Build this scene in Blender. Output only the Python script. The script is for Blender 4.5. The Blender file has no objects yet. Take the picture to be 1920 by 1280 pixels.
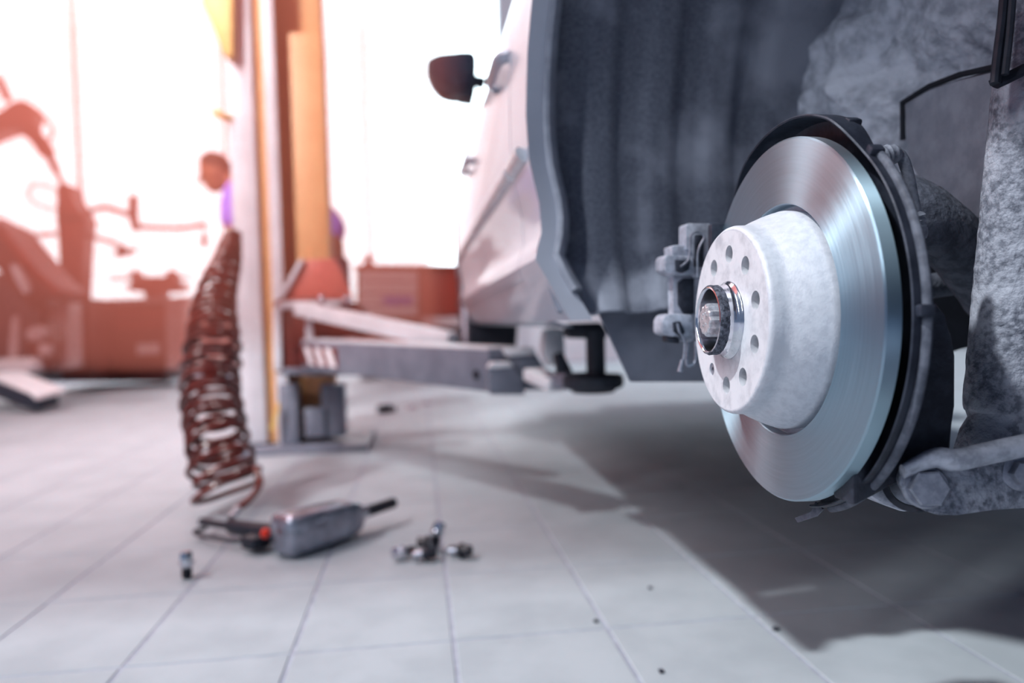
import bpy, bmesh, math, random
from mathutils import Vector, Matrix, noise
random.seed(7)
sc = bpy.context.scene
COL = sc.collection

# ------------------------------------------------------------------ camera
W, H, F = 1920, 1280, 1430.0
ROLL = 0.03
a_, b_ = -175.9 / F, 40.3 / F            # where the car's long axis vanishes
yaw = math.atan(-a_)
pitch = -math.atan(b_ * math.cos(yaw))
Fw = Vector((math.sin(yaw) * math.cos(pitch), math.cos(yaw) * math.cos(pitch), math.sin(pitch)))
R0 = Vector((math.cos(yaw), -math.sin(yaw), 0))
U0 = R0.cross(Fw)
Rr = R0 * math.cos(ROLL) - U0 * math.sin(ROLL)
Ur = R0 * math.sin(ROLL) + U0 * math.cos(ROLL)
CAM = Vector((0, 0, 0.5))
cd = bpy.data.cameras.new('camera')
cam = bpy.data.objects.new('camera', cd)
COL.objects.link(cam)
m3 = Matrix((Rr, Ur, -Fw)).transposed()
cam.matrix_world = Matrix.Translation(CAM) @ m3.to_4x4()
cd.sensor_width = 36.0
cd.lens = F / W * 36.0
cd.clip_start = 0.02
cd.dof.use_dof = True
cd.dof.focus_distance = 0.66
cd.dof.aperture_fstop = 2.6
sc.camera = cam

# ------------------------------------------------------------------ light and exposure
sc.view_settings.view_transform = 'Standard'
sc.view_settings.look = 'None'
sc.view_settings.gamma = 1.0
sc.view_settings.exposure = 0.0
sc.view_settings.use_curve_mapping = False

wd = bpy.data.worlds.new('world')
sc.world = wd
wd.use_nodes = True
bg = wd.node_tree.nodes['Background']
bg.inputs[0].default_value = (0.45, 0.62, 1.0, 1)
bg.inputs[1].default_value = 0.28

sd = bpy.data.lights.new('sun', 'SUN')
sd.energy = 3.8
sd.angle = math.radians(2.2)
sd.color = (0.95, 0.985, 1.0)
sun = bpy.data.objects.new('sun', sd)
COL.objects.link(sun)
SUN_DIR = Vector((0.70, 0.10, -1.0)).normalized()
sun.rotation_euler = SUN_DIR.to_track_quat('-Z', 'Y').to_euler()
sun.location = (-3, -3, 5)

# unseen area lights: soft rear-left light, then added fills for column and disc streak
for k, (lx, ly, lz, le) in enumerate(((-3.3, -1.6, 3.5, 85), (-1.9, 1.2, 3.4, 125), (-1.5, 4.4, 3.75, 50))):
    target = ((.3, .9, .4), (-.9, 4.6, 1.1), (.3, .7, .5))[k]
    ld = bpy.data.lights.new('unseen_lamp', 'AREA')
    ld.shape = 'RECTANGLE'; ld.size = 0.30; ld.size_y = 2.4
    ld.energy = le
    ld.spread = math.radians((150, 74, 120)[k])
    ld.color = (.93, .96, 1.0)
    lo = bpy.data.objects.new('unseen_lamp', ld)
    lo.location = (lx, ly, lz)
    lo.rotation_euler = (Vector(target) - Vector((lx, ly, lz))).to_track_quat('-Z', 'Y').to_euler()
    COL.objects.link(lo)


def P(px, py, X=None, Y=None, Z=None, D=None):
    """point of the place seen at a pixel, at a given real distance or plane"""
    d = Fw + Rr * ((px - W / 2) / F) - Ur * ((py - H / 2) / F)
    if D is not None:
        t = D
    elif X is not None:
        t = (X - CAM.x) / d.x
    elif Y is not None:
        t = (Y - CAM.y) / d.y
    else:
        t = (Z - CAM.z) / d.z
    return CAM + d * t


# ------------------------------------------------------------------ materials
def lin(c):
    return c / 12.92 if c <= 0.04045 else ((c + 0.055) / 1.055) ** 2.4


def G(v, k=1.0):
    """cool grey"""
    r, g, b = v - 0.028 * k, v - 0.008 * k, v + 0.045 * k
    return (lin(max(r, 0.004)), lin(max(g, 0.004)), lin(min(b, 1)), 1)


def RGB(r, g, b):
    return (lin(r), lin(g), lin(b), 1)


MATS = {}


def mat(name, c1, c2=None, rough=0.5, metal=0.0, scale=20.0, detail=6.0, lo=0.35, hi=0.65, bump=0.0, bscale=None,
        bdist=0.002, coat=0.0, aniso=0.0, coord='pos', spec=0.5, rough2=None, c3=None, s3=4.0, lo3=.45, hi3=.6):
    m = bpy.data.materials.new(name)
    m.use_nodes = True
    nt = m.node_tree
    N, L = nt.nodes, nt.links
    p = N['Principled BSDF']
    p.inputs['Roughness'].default_value = rough
    p.inputs['Metallic'].default_value = metal
    p.inputs['Coat Weight'].default_value = coat
    p.inputs['Specular IOR Level'].default_value = spec
    p.inputs['Base Color'].default_value = c1
    if coord == 'pos':
        g = N.new('ShaderNodeNewGeometry'); vec = g.outputs['Position']
    else:
        g = N.new('ShaderNodeTexCoord'); vec = g.outputs['Object']
    if c2 is not None:
        n = N.new('ShaderNodeTexNoise'); n.inputs['Scale'].default_value = scale; n.inputs['Detail'].default_value = detail
        n.inputs['Roughness'].default_value = 0.62
        L.new(vec, n.inputs['Vector'])
        mr = N.new('ShaderNodeMapRange'); mr.inputs[1].default_value = lo; mr.inputs[2].default_value = hi
        mr.interpolation_type = 'SMOOTHSTEP'
        L.new(n.outputs[0], mr.inputs[0])
        mx = N.new('ShaderNodeMix'); mx.data_type = 'RGBA'
        mx.inputs['A'].default_value = c1; mx.inputs['B'].default_value = c2
        L.new(mr.outputs[0], mx.inputs['Factor'])
        out = mx.outputs['Result']
        if c3 is not None:
            n3 = N.new('ShaderNodeTexNoise'); n3.inputs['Scale'].default_value = s3; n3.inputs['Detail'].default_value = 5
            L.new(vec, n3.inputs['Vector'])
            mr3 = N.new('ShaderNodeMapRange'); mr3.inputs[1].default_value = lo3; mr3.inputs[2].default_value = hi3
            mr3.interpolation_type = 'SMOOTHSTEP'
            L.new(n3.outputs[0], mr3.inputs[0])
            mx3 = N.new('ShaderNodeMix'); mx3.data_type = 'RGBA'
            L.new(out, mx3.inputs['A']); mx3.inputs['B'].default_value = c3
            L.new(mr3.outputs[0], mx3.inputs['Factor'])
            out = mx3.outputs['Result']
        L.new(out, p.inputs['Base Color'])
        if rough2 is not None:
            r = N.new('ShaderNodeMapRange'); r.inputs[3].default_value = rough; r.inputs[4].default_value = rough2
            L.new(mr.outputs[0], r.inputs[0]); L.new(r.outputs[0], p.inputs['Roughness'])
    if bump > 0:
        nb = N.new('ShaderNodeTexNoise'); nb.inputs['Scale'].default_value = bscale or scale; nb.inputs['Detail'].default_value = 8
        L.new(vec, nb.inputs['Vector'])
        bp = N.new('ShaderNodeBump'); bp.inputs['Strength'].default_value = bump; bp.inputs['Distance'].default_value = bdist
        L.new(nb.outputs[0], bp.inputs['Height']); L.new(bp.outputs[0], p.inputs['Normal'])
    if aniso > 0:
        p.inputs['Anisotropic'].default_value = aniso
        p.inputs['Anisotropic Rotation'].default_value = .25
        t = N.new('ShaderNodeTangent'); t.direction_type = 'RADIAL'; t.axis = 'Z'
        L.new(t.outputs[0], p.inputs['Tangent'])
    MATS[name] = m
    return m


def emit(name, col, s):
    m = bpy.data.materials.new(name); m.use_nodes = True
    nt = m.node_tree
    for n in list(nt.nodes):
        if n.type == 'BSDF_PRINCIPLED':
            nt.nodes.remove(n)
    e = nt.nodes.new('ShaderNodeEmission'); e.inputs[0].default_value = col; e.inputs[1].default_value = s
    nt.links.new(e.outputs[0], nt.nodes['Material Output'].inputs['Surface'])
    MATS[name] = m
    return m


mat('tile', RGB(.635, .665, .69), RGB(.60, .63, .655), rough=.6, spec=.12, scale=7, bump=.12, bscale=160, bdist=.001, c3=RGB(.575, .605, .63), s3=2.2, lo3=.5, hi3=.75)
mat('grout', G(.64, 1), G(.56, 1), rough=.85, scale=30)
mat('wall', G(.93, .3), G(.90, .3), rough=.7, scale=2)
mat('wall_grey', G(.36, .6), G(.32, .6), rough=.8, scale=2)
emit('daylight_pane', (.78, .93, 1.0, 1), 7.0)
mat('paint', G(.66), G(.62), rough=.34, metal=.2, scale=3, coat=.35)
mat('trim_bright', G(.88, .4), G(.82, .4), rough=.25, metal=.4, scale=20)
mat('trim_dark', G(.20), G(.16), rough=.5, scale=30)
mat('glass_dark', G(.22), G(.18), rough=.06, scale=3, coat=.5)
mat('felt', G(.46), G(.35), rough=.95, scale=260, lo=.3, hi=.7, bump=.7, bscale=420, bdist=.002, c3=G(.58), s3=6.5, lo3=.48, hi3=.66, spec=.1)
mat('mud', G(.80), G(.60), rough=.92, scale=45, lo=.3, hi=.68, bump=.9, bscale=110, bdist=.006, c3=G(.84), s3=14, lo3=.52, hi3=.68, spec=.15)
mat('plastic', G(.58), G(.50), rough=.62, scale=30, bump=.15, bscale=300)
mat('flap', G(.46), G(.40), rough=.7, scale=12)
mat('steel_dark', G(.20), G(.12), rough=.6, metal=.2, scale=60, bump=.4, bscale=180)
mat('shield', G(.24), G(.15), rough=.48, metal=.35, scale=40, bump=.25, bscale=200, bdist=.001)
mat('shield_dust', G(.38), G(.25), rough=.7, scale=70, bump=.4, bscale=240, bdist=.001)
mat('hat', G(.80, .6), G(.735, .7), rough=.52, metal=.1, scale=150, lo=.36, hi=.72, bump=.35, bscale=480, bdist=.0006, c3=G(.76, .6), s3=30, lo3=.48, hi3=.7)
mat('hat_face', G(.83, .5), G(.73, .6), rough=.45, metal=.15, scale=60, lo=.42, hi=.72, bump=.18, bscale=300, bdist=.0005, c3=G(.68, .7), s3=24, lo3=.56, hi3=.72)
mat('chrome', G(.85, .5), G(.74, .6), rough=.14, metal=1.0, scale=120, lo=.5, hi=.8)
mat('crust', G(.40), G(.14), rough=.8, metal=.2, scale=240, bump=.9, bscale=400, bdist=.001)
mat('bolt_zinc', G(.82, .5), G(.66, .6), rough=.3, metal=.6, scale=200, bump=.15, bscale=500, bdist=.0005)
mat('bolt_dull', G(.60), G(.50), rough=.45, metal=.55, scale=120, bump=.15, bscale=300, bdist=.0005)
mat('rust', G(.60), G(.40), rough=.75, metal=.1, scale=140, lo=.38, hi=.62, bump=.9, bscale=160, bdist=.003, c3=G(.66), s3=30, lo3=.5, hi3=.64)
mat('cast', G(.74), G(.58), rough=.55, metal=.3, scale=90, bump=.3, bscale=300, bdist=.001)
mat('wire', G(.66), G(.5), rough=.4, metal=.6, scale=90)
mat('rubber', G(.15), G(.10), rough=.6, scale=60)
mat('cable', G(.50), G(.38), rough=.7, scale=120, bump=.5, bscale=300, bdist=.001)
mat('arm_dusty', G(.33), G(.22), rough=.85, scale=70, bump=.9, bscale=130, bdist=.003)
mat('black', G(.09), G(.05), rough=.8, scale=40)
mat('lift_white', G(.86, .4), G(.80, .4), rough=.4, scale=6)
mat('lift_grey', G(.50), G(.44), rough=.45, scale=12)
mat('lift_glow_red', RGB(.46, .17, .12), RGB(.38, .14, .11), rough=.45, scale=10)  # red tint of the warm glow put into the paint
mat('guard_glow_red', RGB(.80, .42, .36), RGB(.76, .38, .33), rough=.5, scale=10)  # lighter copy of the carriage red, brighter glow on the guard put into colour
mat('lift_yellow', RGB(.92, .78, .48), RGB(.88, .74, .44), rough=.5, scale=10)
mat('lift_glow_amber', RGB(.88, .67, .46), RGB(.85, .63, .42), rough=.5, scale=8)  # yellow-orange glow on the pale column, put into its colour
mat('stripe_white', G(.92, .3), G(.88, .3), rough=.5, scale=30)
mat('hose_red', RGB(.40, .11, .06), RGB(.26, .08, .06), rough=.28, scale=14, coat=.4)
mat('tool_grey', G(.64), G(.52), rough=.22, metal=.7, scale=30, coat=.2)
mat('tool_black', G(.12), G(.08), rough=.5, scale=60)
mat('red_button', RGB(.85, .18, .07), RGB(.75, .15, .06), rough=.4, scale=30)
mat('red_machine', RGB(.62, .20, .13), RGB(.52, .16, .11), rough=.5, scale=8)
mat('red_dark', RGB(.34, .12, .11), RGB(.26, .10, .10), rough=.5, scale=8)
mat('cabinet_pale', RGB(.80, .74, .74), RGB(.76, .70, .71), rough=.5, scale=8)
mat('blue_label', RGB(.30, .46, .88), RGB(.26, .42, .84), rough=.5, scale=8)
mat('shirt', RGB(.68, .55, 1.0), RGB(.62, .5, 1.0), rough=.9, scale=20)
mat('skin', RGB(.70, .45, .33), RGB(.66, .42, .31), rough=.6, scale=20)
mat('hair', RGB(.30, .17, .08), RGB(.24, .13, .07), rough=.8, scale=40)
mat('trousers', RGB(.20, .20, .32), RGB(.16, .16, .27), rough=.9, scale=20)
mat('tyre', G(.13), G(.10), rough=.8, scale=30)

# brake disc: brushed rings
m = mat('disc', G(.66, .8), rough=.27, metal=1.0, aniso=.92, coord='obj')
nt = m.node_tree; N = nt.nodes; L = nt.links
tc = N.new('ShaderNodeTexCoord'); sep = N.new('ShaderNodeSeparateXYZ'); L.new(tc.outputs['Object'], sep.inputs[0])
cb = N.new('ShaderNodeCombineXYZ'); L.new(sep.outputs[0], cb.inputs[0]); L.new(sep.outputs[1], cb.inputs[1])
ln = N.new('ShaderNodeVectorMath'); ln.operation = 'LENGTH'; L.new(cb.outputs[0], ln.inputs[0])
an = N.new('ShaderNodeMath'); an.operation = 'ARCTAN2'; L.new(sep.outputs[1], an.inputs[0]); L.new(sep.outputs[0], an.inputs[1])
am = N.new('ShaderNodeMath'); am.operation = 'MULTIPLY'; am.inputs[1].default_value = .004; L.new(an.outputs[0], am.inputs[0])
cv = N.new('ShaderNodeCombineXYZ'); L.new(ln.outputs['Value'], cv.inputs[0]); L.new(am.outputs[0], cv.inputs[1])
nz2 = N.new('ShaderNodeTexNoise'); nz2.inputs['Scale'].default_value = 420; nz2.inputs['Detail'].default_value = 5
L.new(cv.outputs[0], nz2.inputs['Vector'])
mx = N.new('ShaderNodeMix'); mx.data_type = 'RGBA'; mx.inputs['A'].default_value = RGB(.555, .65, .71); mx.inputs['B'].default_value = RGB(.665, .765, .82)
L.new(nz2.outputs[0], mx.inputs['Factor']); L.new(mx.outputs['Result'], N['Principled BSDF'].inputs['Base Color'])
mr = N.new('ShaderNodeMapRange'); mr.inputs[3].default_value = .34; mr.inputs[4].default_value = .50
L.new(nz2.outputs[0], mr.inputs[0]); L.new(mr.outputs[0], N['Principled BSDF'].inputs['Roughness'])

# ------------------------------------------------------------------ mesh helpers
WM = {}


def link(o, parent=None, M=None):
    COL.objects.link(o)
    M = M or Matrix.Identity(4)
    if parent is not None:
        o.parent = parent
        o.matrix_parent_inverse = WM[parent.name].inverted()
    o.matrix_basis = M
    WM[o.name] = M.copy()
    return o


def tag(o, label, cat, group=None, kind=None):
    o['label'] = label
    if cat: o['category'] = cat
    if group: o['group'] = group
    if kind: o['kind'] = kind
    return o


def thing(name, label, cat, loc, group=None):
    o = bpy.data.objects.new(name, None)
    o.empty_display_size = .05
    link(o, None, Matrix.Translation(Vector(loc)))
    return tag(o, label, cat, group)


def obj(name, bm, m, parent=None, M=None, smooth=35, label=None):
    me = bpy.data.meshes.new(name)
    bmesh.ops.recalc_face_normals(bm, faces=bm.faces[:])
    bm.to_mesh(me); bm.free()
    if smooth:
        me.polygons.foreach_set('use_smooth', [True] * len(me.polygons))
        me.set_sharp_from_angle(angle=math.radians(smooth))
    for q in (m if isinstance(m, (list, tuple)) else [m]):
        me.materials.append(MATS[q])
    o = bpy.data.objects.new(name, me)
    link(o, parent, M)
    if label: o['label'] = label
    return o


def NB():
    return bmesh.new()


def box(bm, c, s, R=None, bev=0.0, seg=2):
    r = bmesh.ops.create_cube(bm, size=1)
    v = r['verts']
    T = Matrix.Translation(Vector(c)) @ (R.to_4x4() if R else Matrix.Identity(4)) @ Matrix.Diagonal((s[0], s[1], s[2], 1))
    bmesh.ops.transform(bm, matrix=T, verts=v)
    if bev > 0:
        es = list({e for q in v for e in q.link_edges})
        bmesh.ops.bevel(bm, geom=es, offset=bev, segments=seg, affect='EDGES', profile=.5)
    return bm


def rotz(a): return Matrix.Rotation(a, 3, 'Z')


def frame(a, b, up=Vector((0, 0, 1))):
    """columns: along a->b, side, up"""
    x = (b - a).normalized()
    y = up.cross(x).normalized()
    z = x.cross(y)
    return Matrix((x, y, z)).transposed()


def beam(bm, a, b, wd_, ht, bev=.004, up=Vector((0, 0, 1))):
    return box(bm, (a + b) / 2, ((b - a).length, wd_, ht), frame(a, b, up), bev)


def tube(bm, pts, r, seg=10, caps=True, closed=False):
    pts = [Vector(p) for p in pts]
    n = len(pts)
    rs = r if isinstance(r, (list, tuple)) else [r] * n
    rings = []
    t0 = (pts[1] - pts[0]).normalized()
    u = t0.orthogonal().normalized()
    for i in range(n):
        if closed:
            t = (pts[(i + 1) % n] - pts[i - 1]).normalized()
        else:
            t = (pts[min(i + 1, n - 1)] - pts[max(i - 1, 0)]).normalized()
        u = (u - t * u.dot(t))
        u = u.normalized() if u.length > 1e-6 else t.orthogonal().normalized()
        w = t.cross(u)
        rr = rs[i]
        ra, rb = rr if isinstance(rr, tuple) else (rr, rr)
        rings.append([bm.verts.new(pts[i] + u * (ra * math.cos(2 * math.pi * k / seg)) + w * (rb * math.sin(2 * math.pi * k / seg))) for k in range(seg)])
    rng = range(n) if closed else range(n - 1)
    for i in rng:
        A, B = rings[i], rings[(i + 1) % n]
        for k in range(seg):
            bm.faces.new((A[k], A[(k + 1) % seg], B[(k + 1) % seg], B[k]))
    if caps and not closed:
        bm.faces.new(rings[0][::-1]); bm.faces.new(rings[-1])
    return bm


def smooth_path(ctrl, n=8):
    """Catmull-Rom through control points"""
    c = [Vector(p) for p in ctrl]
    c = [c[0] * 2 - c[1]] + c + [c[-1] * 2 - c[-2]]
    out = []
    for i in range(1, len(c) - 2):
        for k in range(n):
            t = k / n
            p0, p1, p2, p3 = c[i - 1:i + 3]
            out.append(.5 * ((2 * p1) + (p2 - p0) * t + (2 * p0 - 5 * p1 + 4 * p2 - p3) * t * t + (3 * p1 - p0 - 3 * p2 + p3) * t ** 3))
    out.append(c[-2])
    return out


def lathe(bm, prof, seg=64, a0=0.0, a1=None, M=None, jit=0.0):
    """prof: (r, z) around local Z"""
    full = a1 is None
    a1 = a0 + 2 * math.pi if full else a1
    n = seg if full else seg + 1
    rings = []
    for r, z in prof:
        if r < 1e-7:
            v = bm.verts.new((0, 0, z)); rings.append([v] * n)
        else:
            rings.append([bm.verts.new(((r + random.uniform(-jit, jit)) * math.cos(a0 + (a1 - a0) * k / seg), (r + random.uniform(-jit, jit)) * math.sin(a0 + (a1 - a0) * k / seg), z)) for k in range(n)])
    vs = set()
    for A, B in zip(rings, rings[1:]):
        for k in range(seg):
            q = []
            for v in (A[k], A[(k + 1) % n], B[(k + 1) % n], B[k]):
                if v not in q: q.append(v)
            if len(q) > 2:
                bm.faces.new(q)
    if M is not None:
        vs = {v for r in rings for v in r}
        bmesh.ops.transform(bm, matrix=M, verts=list(vs))
    return bm


def axis_mat(a, b):
    """local Z runs from a to b, origin at a"""
    z = (b - a).normalized()
    x = z.orthogonal().normalized()
    y = z.cross(x)
    return Matrix.Translation(a) @ Matrix((x, y, z)).transposed().to_4x4()


def prism(bm, poly, ext, bev=0.0, seg=2):
    """3-D polygon extruded along vector ext"""
    A = [bm.verts.new(p) for p in poly]
    B = [bm.verts.new(Vector(p) + ext) for p in poly]
    n = len(poly)
    fs = [bm.faces.new(A), bm.faces.new(B[::-1])]
    for k in range(n):
        fs.append(bm.faces.new((A[k], B[k], B[(k + 1) % n], A[(k + 1) % n])))
    if bev > 0:
        es = list({e for f in fs for e in f.edges})
        bmesh.ops.bevel(bm, geom=es, offset=bev, segments=seg, affect='EDGES', profile=.5, clamp_overlap=True)
    return bm


def slab(px, Y, depth, bev=0.0, bm=None, round_=0):
    """outline on the upright plane at distance Y, with real thickness going back"""
    pts = [P(x, y, Y=Y) for x, y in px]
    if round_:
        c = pts + pts[:1]
        q = [pts[-1]] + pts + pts[:2]
        out = []
        for i in range(1, len(q) - 2):
            for k in range(round_):
                t = k / round_
                p0, p1, p2, p3 = q[i - 1:i + 3]
                out.append(.5 * ((2 * p1) + (p2 - p0) * t + (2 * p0 - 5 * p1 + 4 * p2 - p3) * t * t + (3 * p1 - p0 - 3 * p2 + p3) * t ** 3))
        pts = out
    return prism(bm or NB(), pts, Vector((0, depth, 0)), bev)


def filled(outer, holes, thick):
    """flat plate with holes in local XY, thickness along Z, built from a filled curve"""
    cu = bpy.data.curves.new('tmp', 'CURVE'); cu.dimensions = '2D'; cu.fill_mode = 'BOTH'; cu.extrude = thick / 2
    for pl in [outer] + holes:
        s = cu.splines.new('POLY'); s.points.add(len(pl) - 1)
        for p, q in zip(s.points, pl):
            p.co = (q[0], q[1], 0, 1)
        s.use_cyclic_u = True
    o = bpy.data.objects.new('tmp', cu); COL.objects.link(o)
    dg = bpy.context.evaluated_depsgraph_get()
    me = bpy.data.meshes.new_from_object(o.evaluated_get(dg))
    bm = NB(); bm.from_mesh(me)
    bpy.data.objects.remove(o); bpy.data.curves.remove(cu); bpy.data.meshes.remove(me)
    return bm


def circ(r, n, cx=0, cy=0):
    return [(cx + r * math.cos(2 * math.pi * k / n), cy + r * math.sin(2 * math.pi * k / n)) for k in range(n)]


# ================================================================== SETTING
# floor: grout bed and tiles that stand a little proud of the joints
TX, TY = .247, .318
gx0 = P(860, 1280, Z=0).x
gy0 = P(850, 1200, Z=0).y
bm = NB(); box(bm, (1.0, 3.2, -.0518), (16, 12.6, .1))
floor = obj('floor', bm, 'grout', smooth=0)
tag(floor, 'pale grey tiled workshop floor', 'floor', kind='structure')
j = .0023
bm = NB()
hx, hy, c = TX / 2 - j, TY / 2 - j, .0022
lo_ = [bm.verts.new((sx * hx, sy * hy, -.006)) for sx, sy in ((-1, -1), (1, -1), (1, 1), (-1, 1))]
mi_ = [bm.verts.new((sx * hx, sy * hy, -c)) for sx, sy in ((-1, -1), (1, -1), (1, 1), (-1, 1))]
to_ = [bm.verts.new((sx * (hx - c), sy * (hy - c), 0)) for sx, sy in ((-1, -1), (1, -1), (1, 1), (-1, 1))]
bm.faces.new(to_)
for k in range(4):
    q = (k + 1) % 4
    bm.faces.new((lo_[k], lo_[q], mi_[q], mi_[k])); bm.faces.new((mi_[k], mi_[q], to_[q], to_[k]))
tile0 = obj('floor_tile', bm, 'tile', floor, smooth=0)
cells = []
for i in range(-26, 30):
    for k in range(-4, 26):
        x, y = gx0 + (i + .5) * TX, gy0 + (k + .5) * TY
        if not (-6.5 < x < 8.5 and -.5 < y < 8.3): continue
        d = math.hypot(x, y)
        v = Vector((x, y, 0)) - CAM
        dep = v.dot(Fw)
        seen = dep > .5 and abs(v.dot(Rr) / dep) < .76 and abs(v.dot(Ur) / dep) < .56
        cells.append((0 if seen else 1, d, x, y))
cells.sort()
first = True
rest = NB()
for n_, (s_, d, x, y) in enumerate(cells):
    dz = random.uniform(-.0005, .0002)
    if n_ < 290 and s_ == 0:
        o = tile0 if first else tile0.copy()
        if not first: COL.objects.link(o)
        first = False
        o.matrix_parent_inverse = Matrix.Identity(4)
        o.location = (x, y, dz)
    else:
        vs = [rest.verts.new((x + sx * (hx), y + sy * (hy), z + dz)) for z in (-.006, 0) for sx, sy in ((-1, -1), (1, -1), (1, 1), (-1, 1))]
        rest.faces.new(vs[4:])
        for k in range(4):
            q = (k + 1) % 4
            rest.faces.new((vs[k], vs[q], vs[q + 4], vs[k + 4]))
fr = obj('distant_tiles', rest, 'tile', floor, smooth=0)
fr['kind'] = 'stuff'

# back wall: a glazed front of tall frosted daylight panes
YB = 8.6
bm = NB()
box(bm, (1.0, YB + .06, .30), (15, .12, .60))
box(bm, (1.0, YB + .06, 5.35), (15, .12, .3))
wall = obj('wall_back', bm, 'wall', smooth=0)
tag(wall, 'white glazed back wall of the workshop', 'wall', kind='structure')
x = -5.0
npan = 4
pw = 6.0 / npan
for k in range(npan):
    bm = NB(); box(bm, (x + pw * (k + .5), YB + .07, 2.90), (pw - .025, .02, 4.60))
    obj('pane', bm, 'daylight_pane', wall, smooth=0)
    bm = NB(); box(bm, (x + pw * k, YB + .04, 2.90), (.025, .1, 4.60), bev=.004)
    obj('mullion', bm, 'wall', wall, smooth=0)
bm = NB(); box(bm, (4.75, YB + .06, 2.90), (7.5, .12, 4.60)); obj('solid_bay', bm, 'wall', wall, smooth=0)
bm = NB(); box(bm, (-5.75, YB + .06, 2.90), (1.5, .12, 4.60)); obj('solid_bay', bm, 'wall', wall, smooth=0)

bm = NB(); box(bm, (6.6, 2.6, 2.75), (.12, 12, 5.5))
tag(obj('wall_right', bm, 'wall_grey', smooth=0), 'grey side wall beyond the car', 'wall', kind='structure')

# ================================================================== CAR
C = P(1458, 600, D=.16 * F / 333)
HY, HZ, AX = C.y, C.z, C.x
car = thing('car', 'silver car raised on the lift with its rear wheel taken off', 'car', (1.0, 2.0, 0.2))
AZ, AR = .70, .40           # wheel arch centre height and radius


def interp(tab, z):
    if z <= tab[0][0]: return tab[0][1]
    for (z0, x0), (z1, x1) in zip(tab, tab[1:]):
        if z <= z1: return x0 + (x1 - x0) * (z - z0) / (z1 - z0)
    return tab[-1][1]


SEC = [(.485, .235), (.495, .203), (.545, .181), (.583, .163), (.60, .167), (.62, .174), (.66, .173), (.72, .161), (.78, .157), (.86, .158), (.95, .163), (1.02, .172), (1.06, .186)]
GLS = [(1.06, .192), (1.2, .245), (1.35, .31), (1.47, .375), (1.53, .44), (1.57, .56)]


def bx_(y, z):
    x = interp(SEC, z)
    if y > 3.2: x += (y - 3.2) ** 2 * .12
    if y > 1.9: x += (y - 1.9) * .006
    return x


ZL = [.485, .497, .52, .545, .565, .583, .592, .60, .61, .62, .64, .66, .69, .72, .75, .78, .82, .86, .9, .95, .99, 1.02, 1.045, 1.06]


def panel(name, y0f, y1f, zs, m='paint', ny=14, th=.012, xf=bx_, parent=car):
    """body panel: grid between two edge curves, with folded edges"""
    bm = NB()
    rows = []
    for z in zs:
        a, b = y0f(z), y1f(z)
        rows.append([bm.verts.new((xf(a + (b - a) * k / ny, z), a + (b - a) * k / ny, z)) for k in range(ny + 1)])
    for A, B in zip(rows, rows[1:]):
        for k in range(ny):
            bm.faces.new((A[k], A[k + 1], B[k + 1], B[k]))
    be = [e for e in bm.edges if len(e.link_faces) == 1]
    r = bmesh.ops.extrude_edge_only(bm, edges=be)
    bmesh.ops.translate(bm, vec=(th, 0, 0), verts=[v for v in r['geom'] if isinstance(v, bmesh.types.BMVert)])
    return obj(name, bm, m, parent, smooth=28)


def arch_y(z, s=1, c=HY, R=AR, zc=AZ):
    return c + s * math.sqrt(max(R * R - (z - zc) ** 2, 0))


DG = .003
RD0, RD1, FD1 = 1.22, 1.98, 3.02
FHY, FHZ = HY + 2.62, .60
panel('rear_quarter', lambda z: arch_y(z), lambda z: RD0 - DG, ZL[1:], ny=8, th=.03)
ztop = [AZ + AR + .012 * k for k in range(0, 3)]
# quarter panel above and behind the arch
bm = NB()
rows = []
for k in range(41):
    t = math.radians(-32) + math.radians(244) * k / 40
    y, z = HY + AR * math.cos(t), AZ + AR * math.sin(t)
    rin = Vector((bx_(y, max(z, .485)), y, max(z, .485)))
    r2 = AR + .10
    y2, z2 = HY + r2 * math.cos(t), AZ + r2 * math.sin(t)
    z2 = min(max(z2, .485), 1.2)
    rout = Vector((bx_(y2, z2) + max(0, z2 - 1.06) * .3, y2, z2))
    lip = rin + Vector((.035, 0, 0))
    rows.append([bm.verts.new(p) for p in (lip, rin, rout)])
for A, B in zip(rows[12:37], rows[13:37]):
    for k in range(2):
        bm.faces.new((A[k], A[k + 1], B[k + 1], B[k]))
obj('arch_panel', bm, 'paint', car)
bm = NB()
box(bm, (.172, -.48, .82), (.03, 1.0, .62), bev=.01)
obj('rear_corner', bm, 'paint', car)
bm = NB(); box(bm, (.25, .12, 1.31), (.04, 2.15, .40), bev=.01); obj('upper_quarter', bm, 'paint', car)
panel('rear_door', lambda z: RD0 + DG, lambda z: RD1 - DG, [z for z in ZL if z > .55])
panel('front_door', lambda z: RD1 + DG, lambda z: FD1 - DG, [z for z in ZL if z > .55])
panel('front_fender', lambda z: FD1 + DG, lambda z: arch_y(z, -1, FHY, .36, FHZ + .05) if abs(z - FHZ - .05) < .36 else FHY, [z for z in ZL if z > .55], ny=5)
panel('front_fender', lambda z: arch_y(z, 1, FHY, .36, FHZ + .05) if abs(z - FHZ - .05) < .36 else FHY, lambda z: FHY + .62, [z for z in ZL if z > .55], ny=6)
panel('sill', lambda z: RD0 - .01, lambda z: FD1 + .02, [z for z in ZL if z < .56] + [.575], ny=8, xf=lambda y, z: bx_(y, z) + .004)
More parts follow.
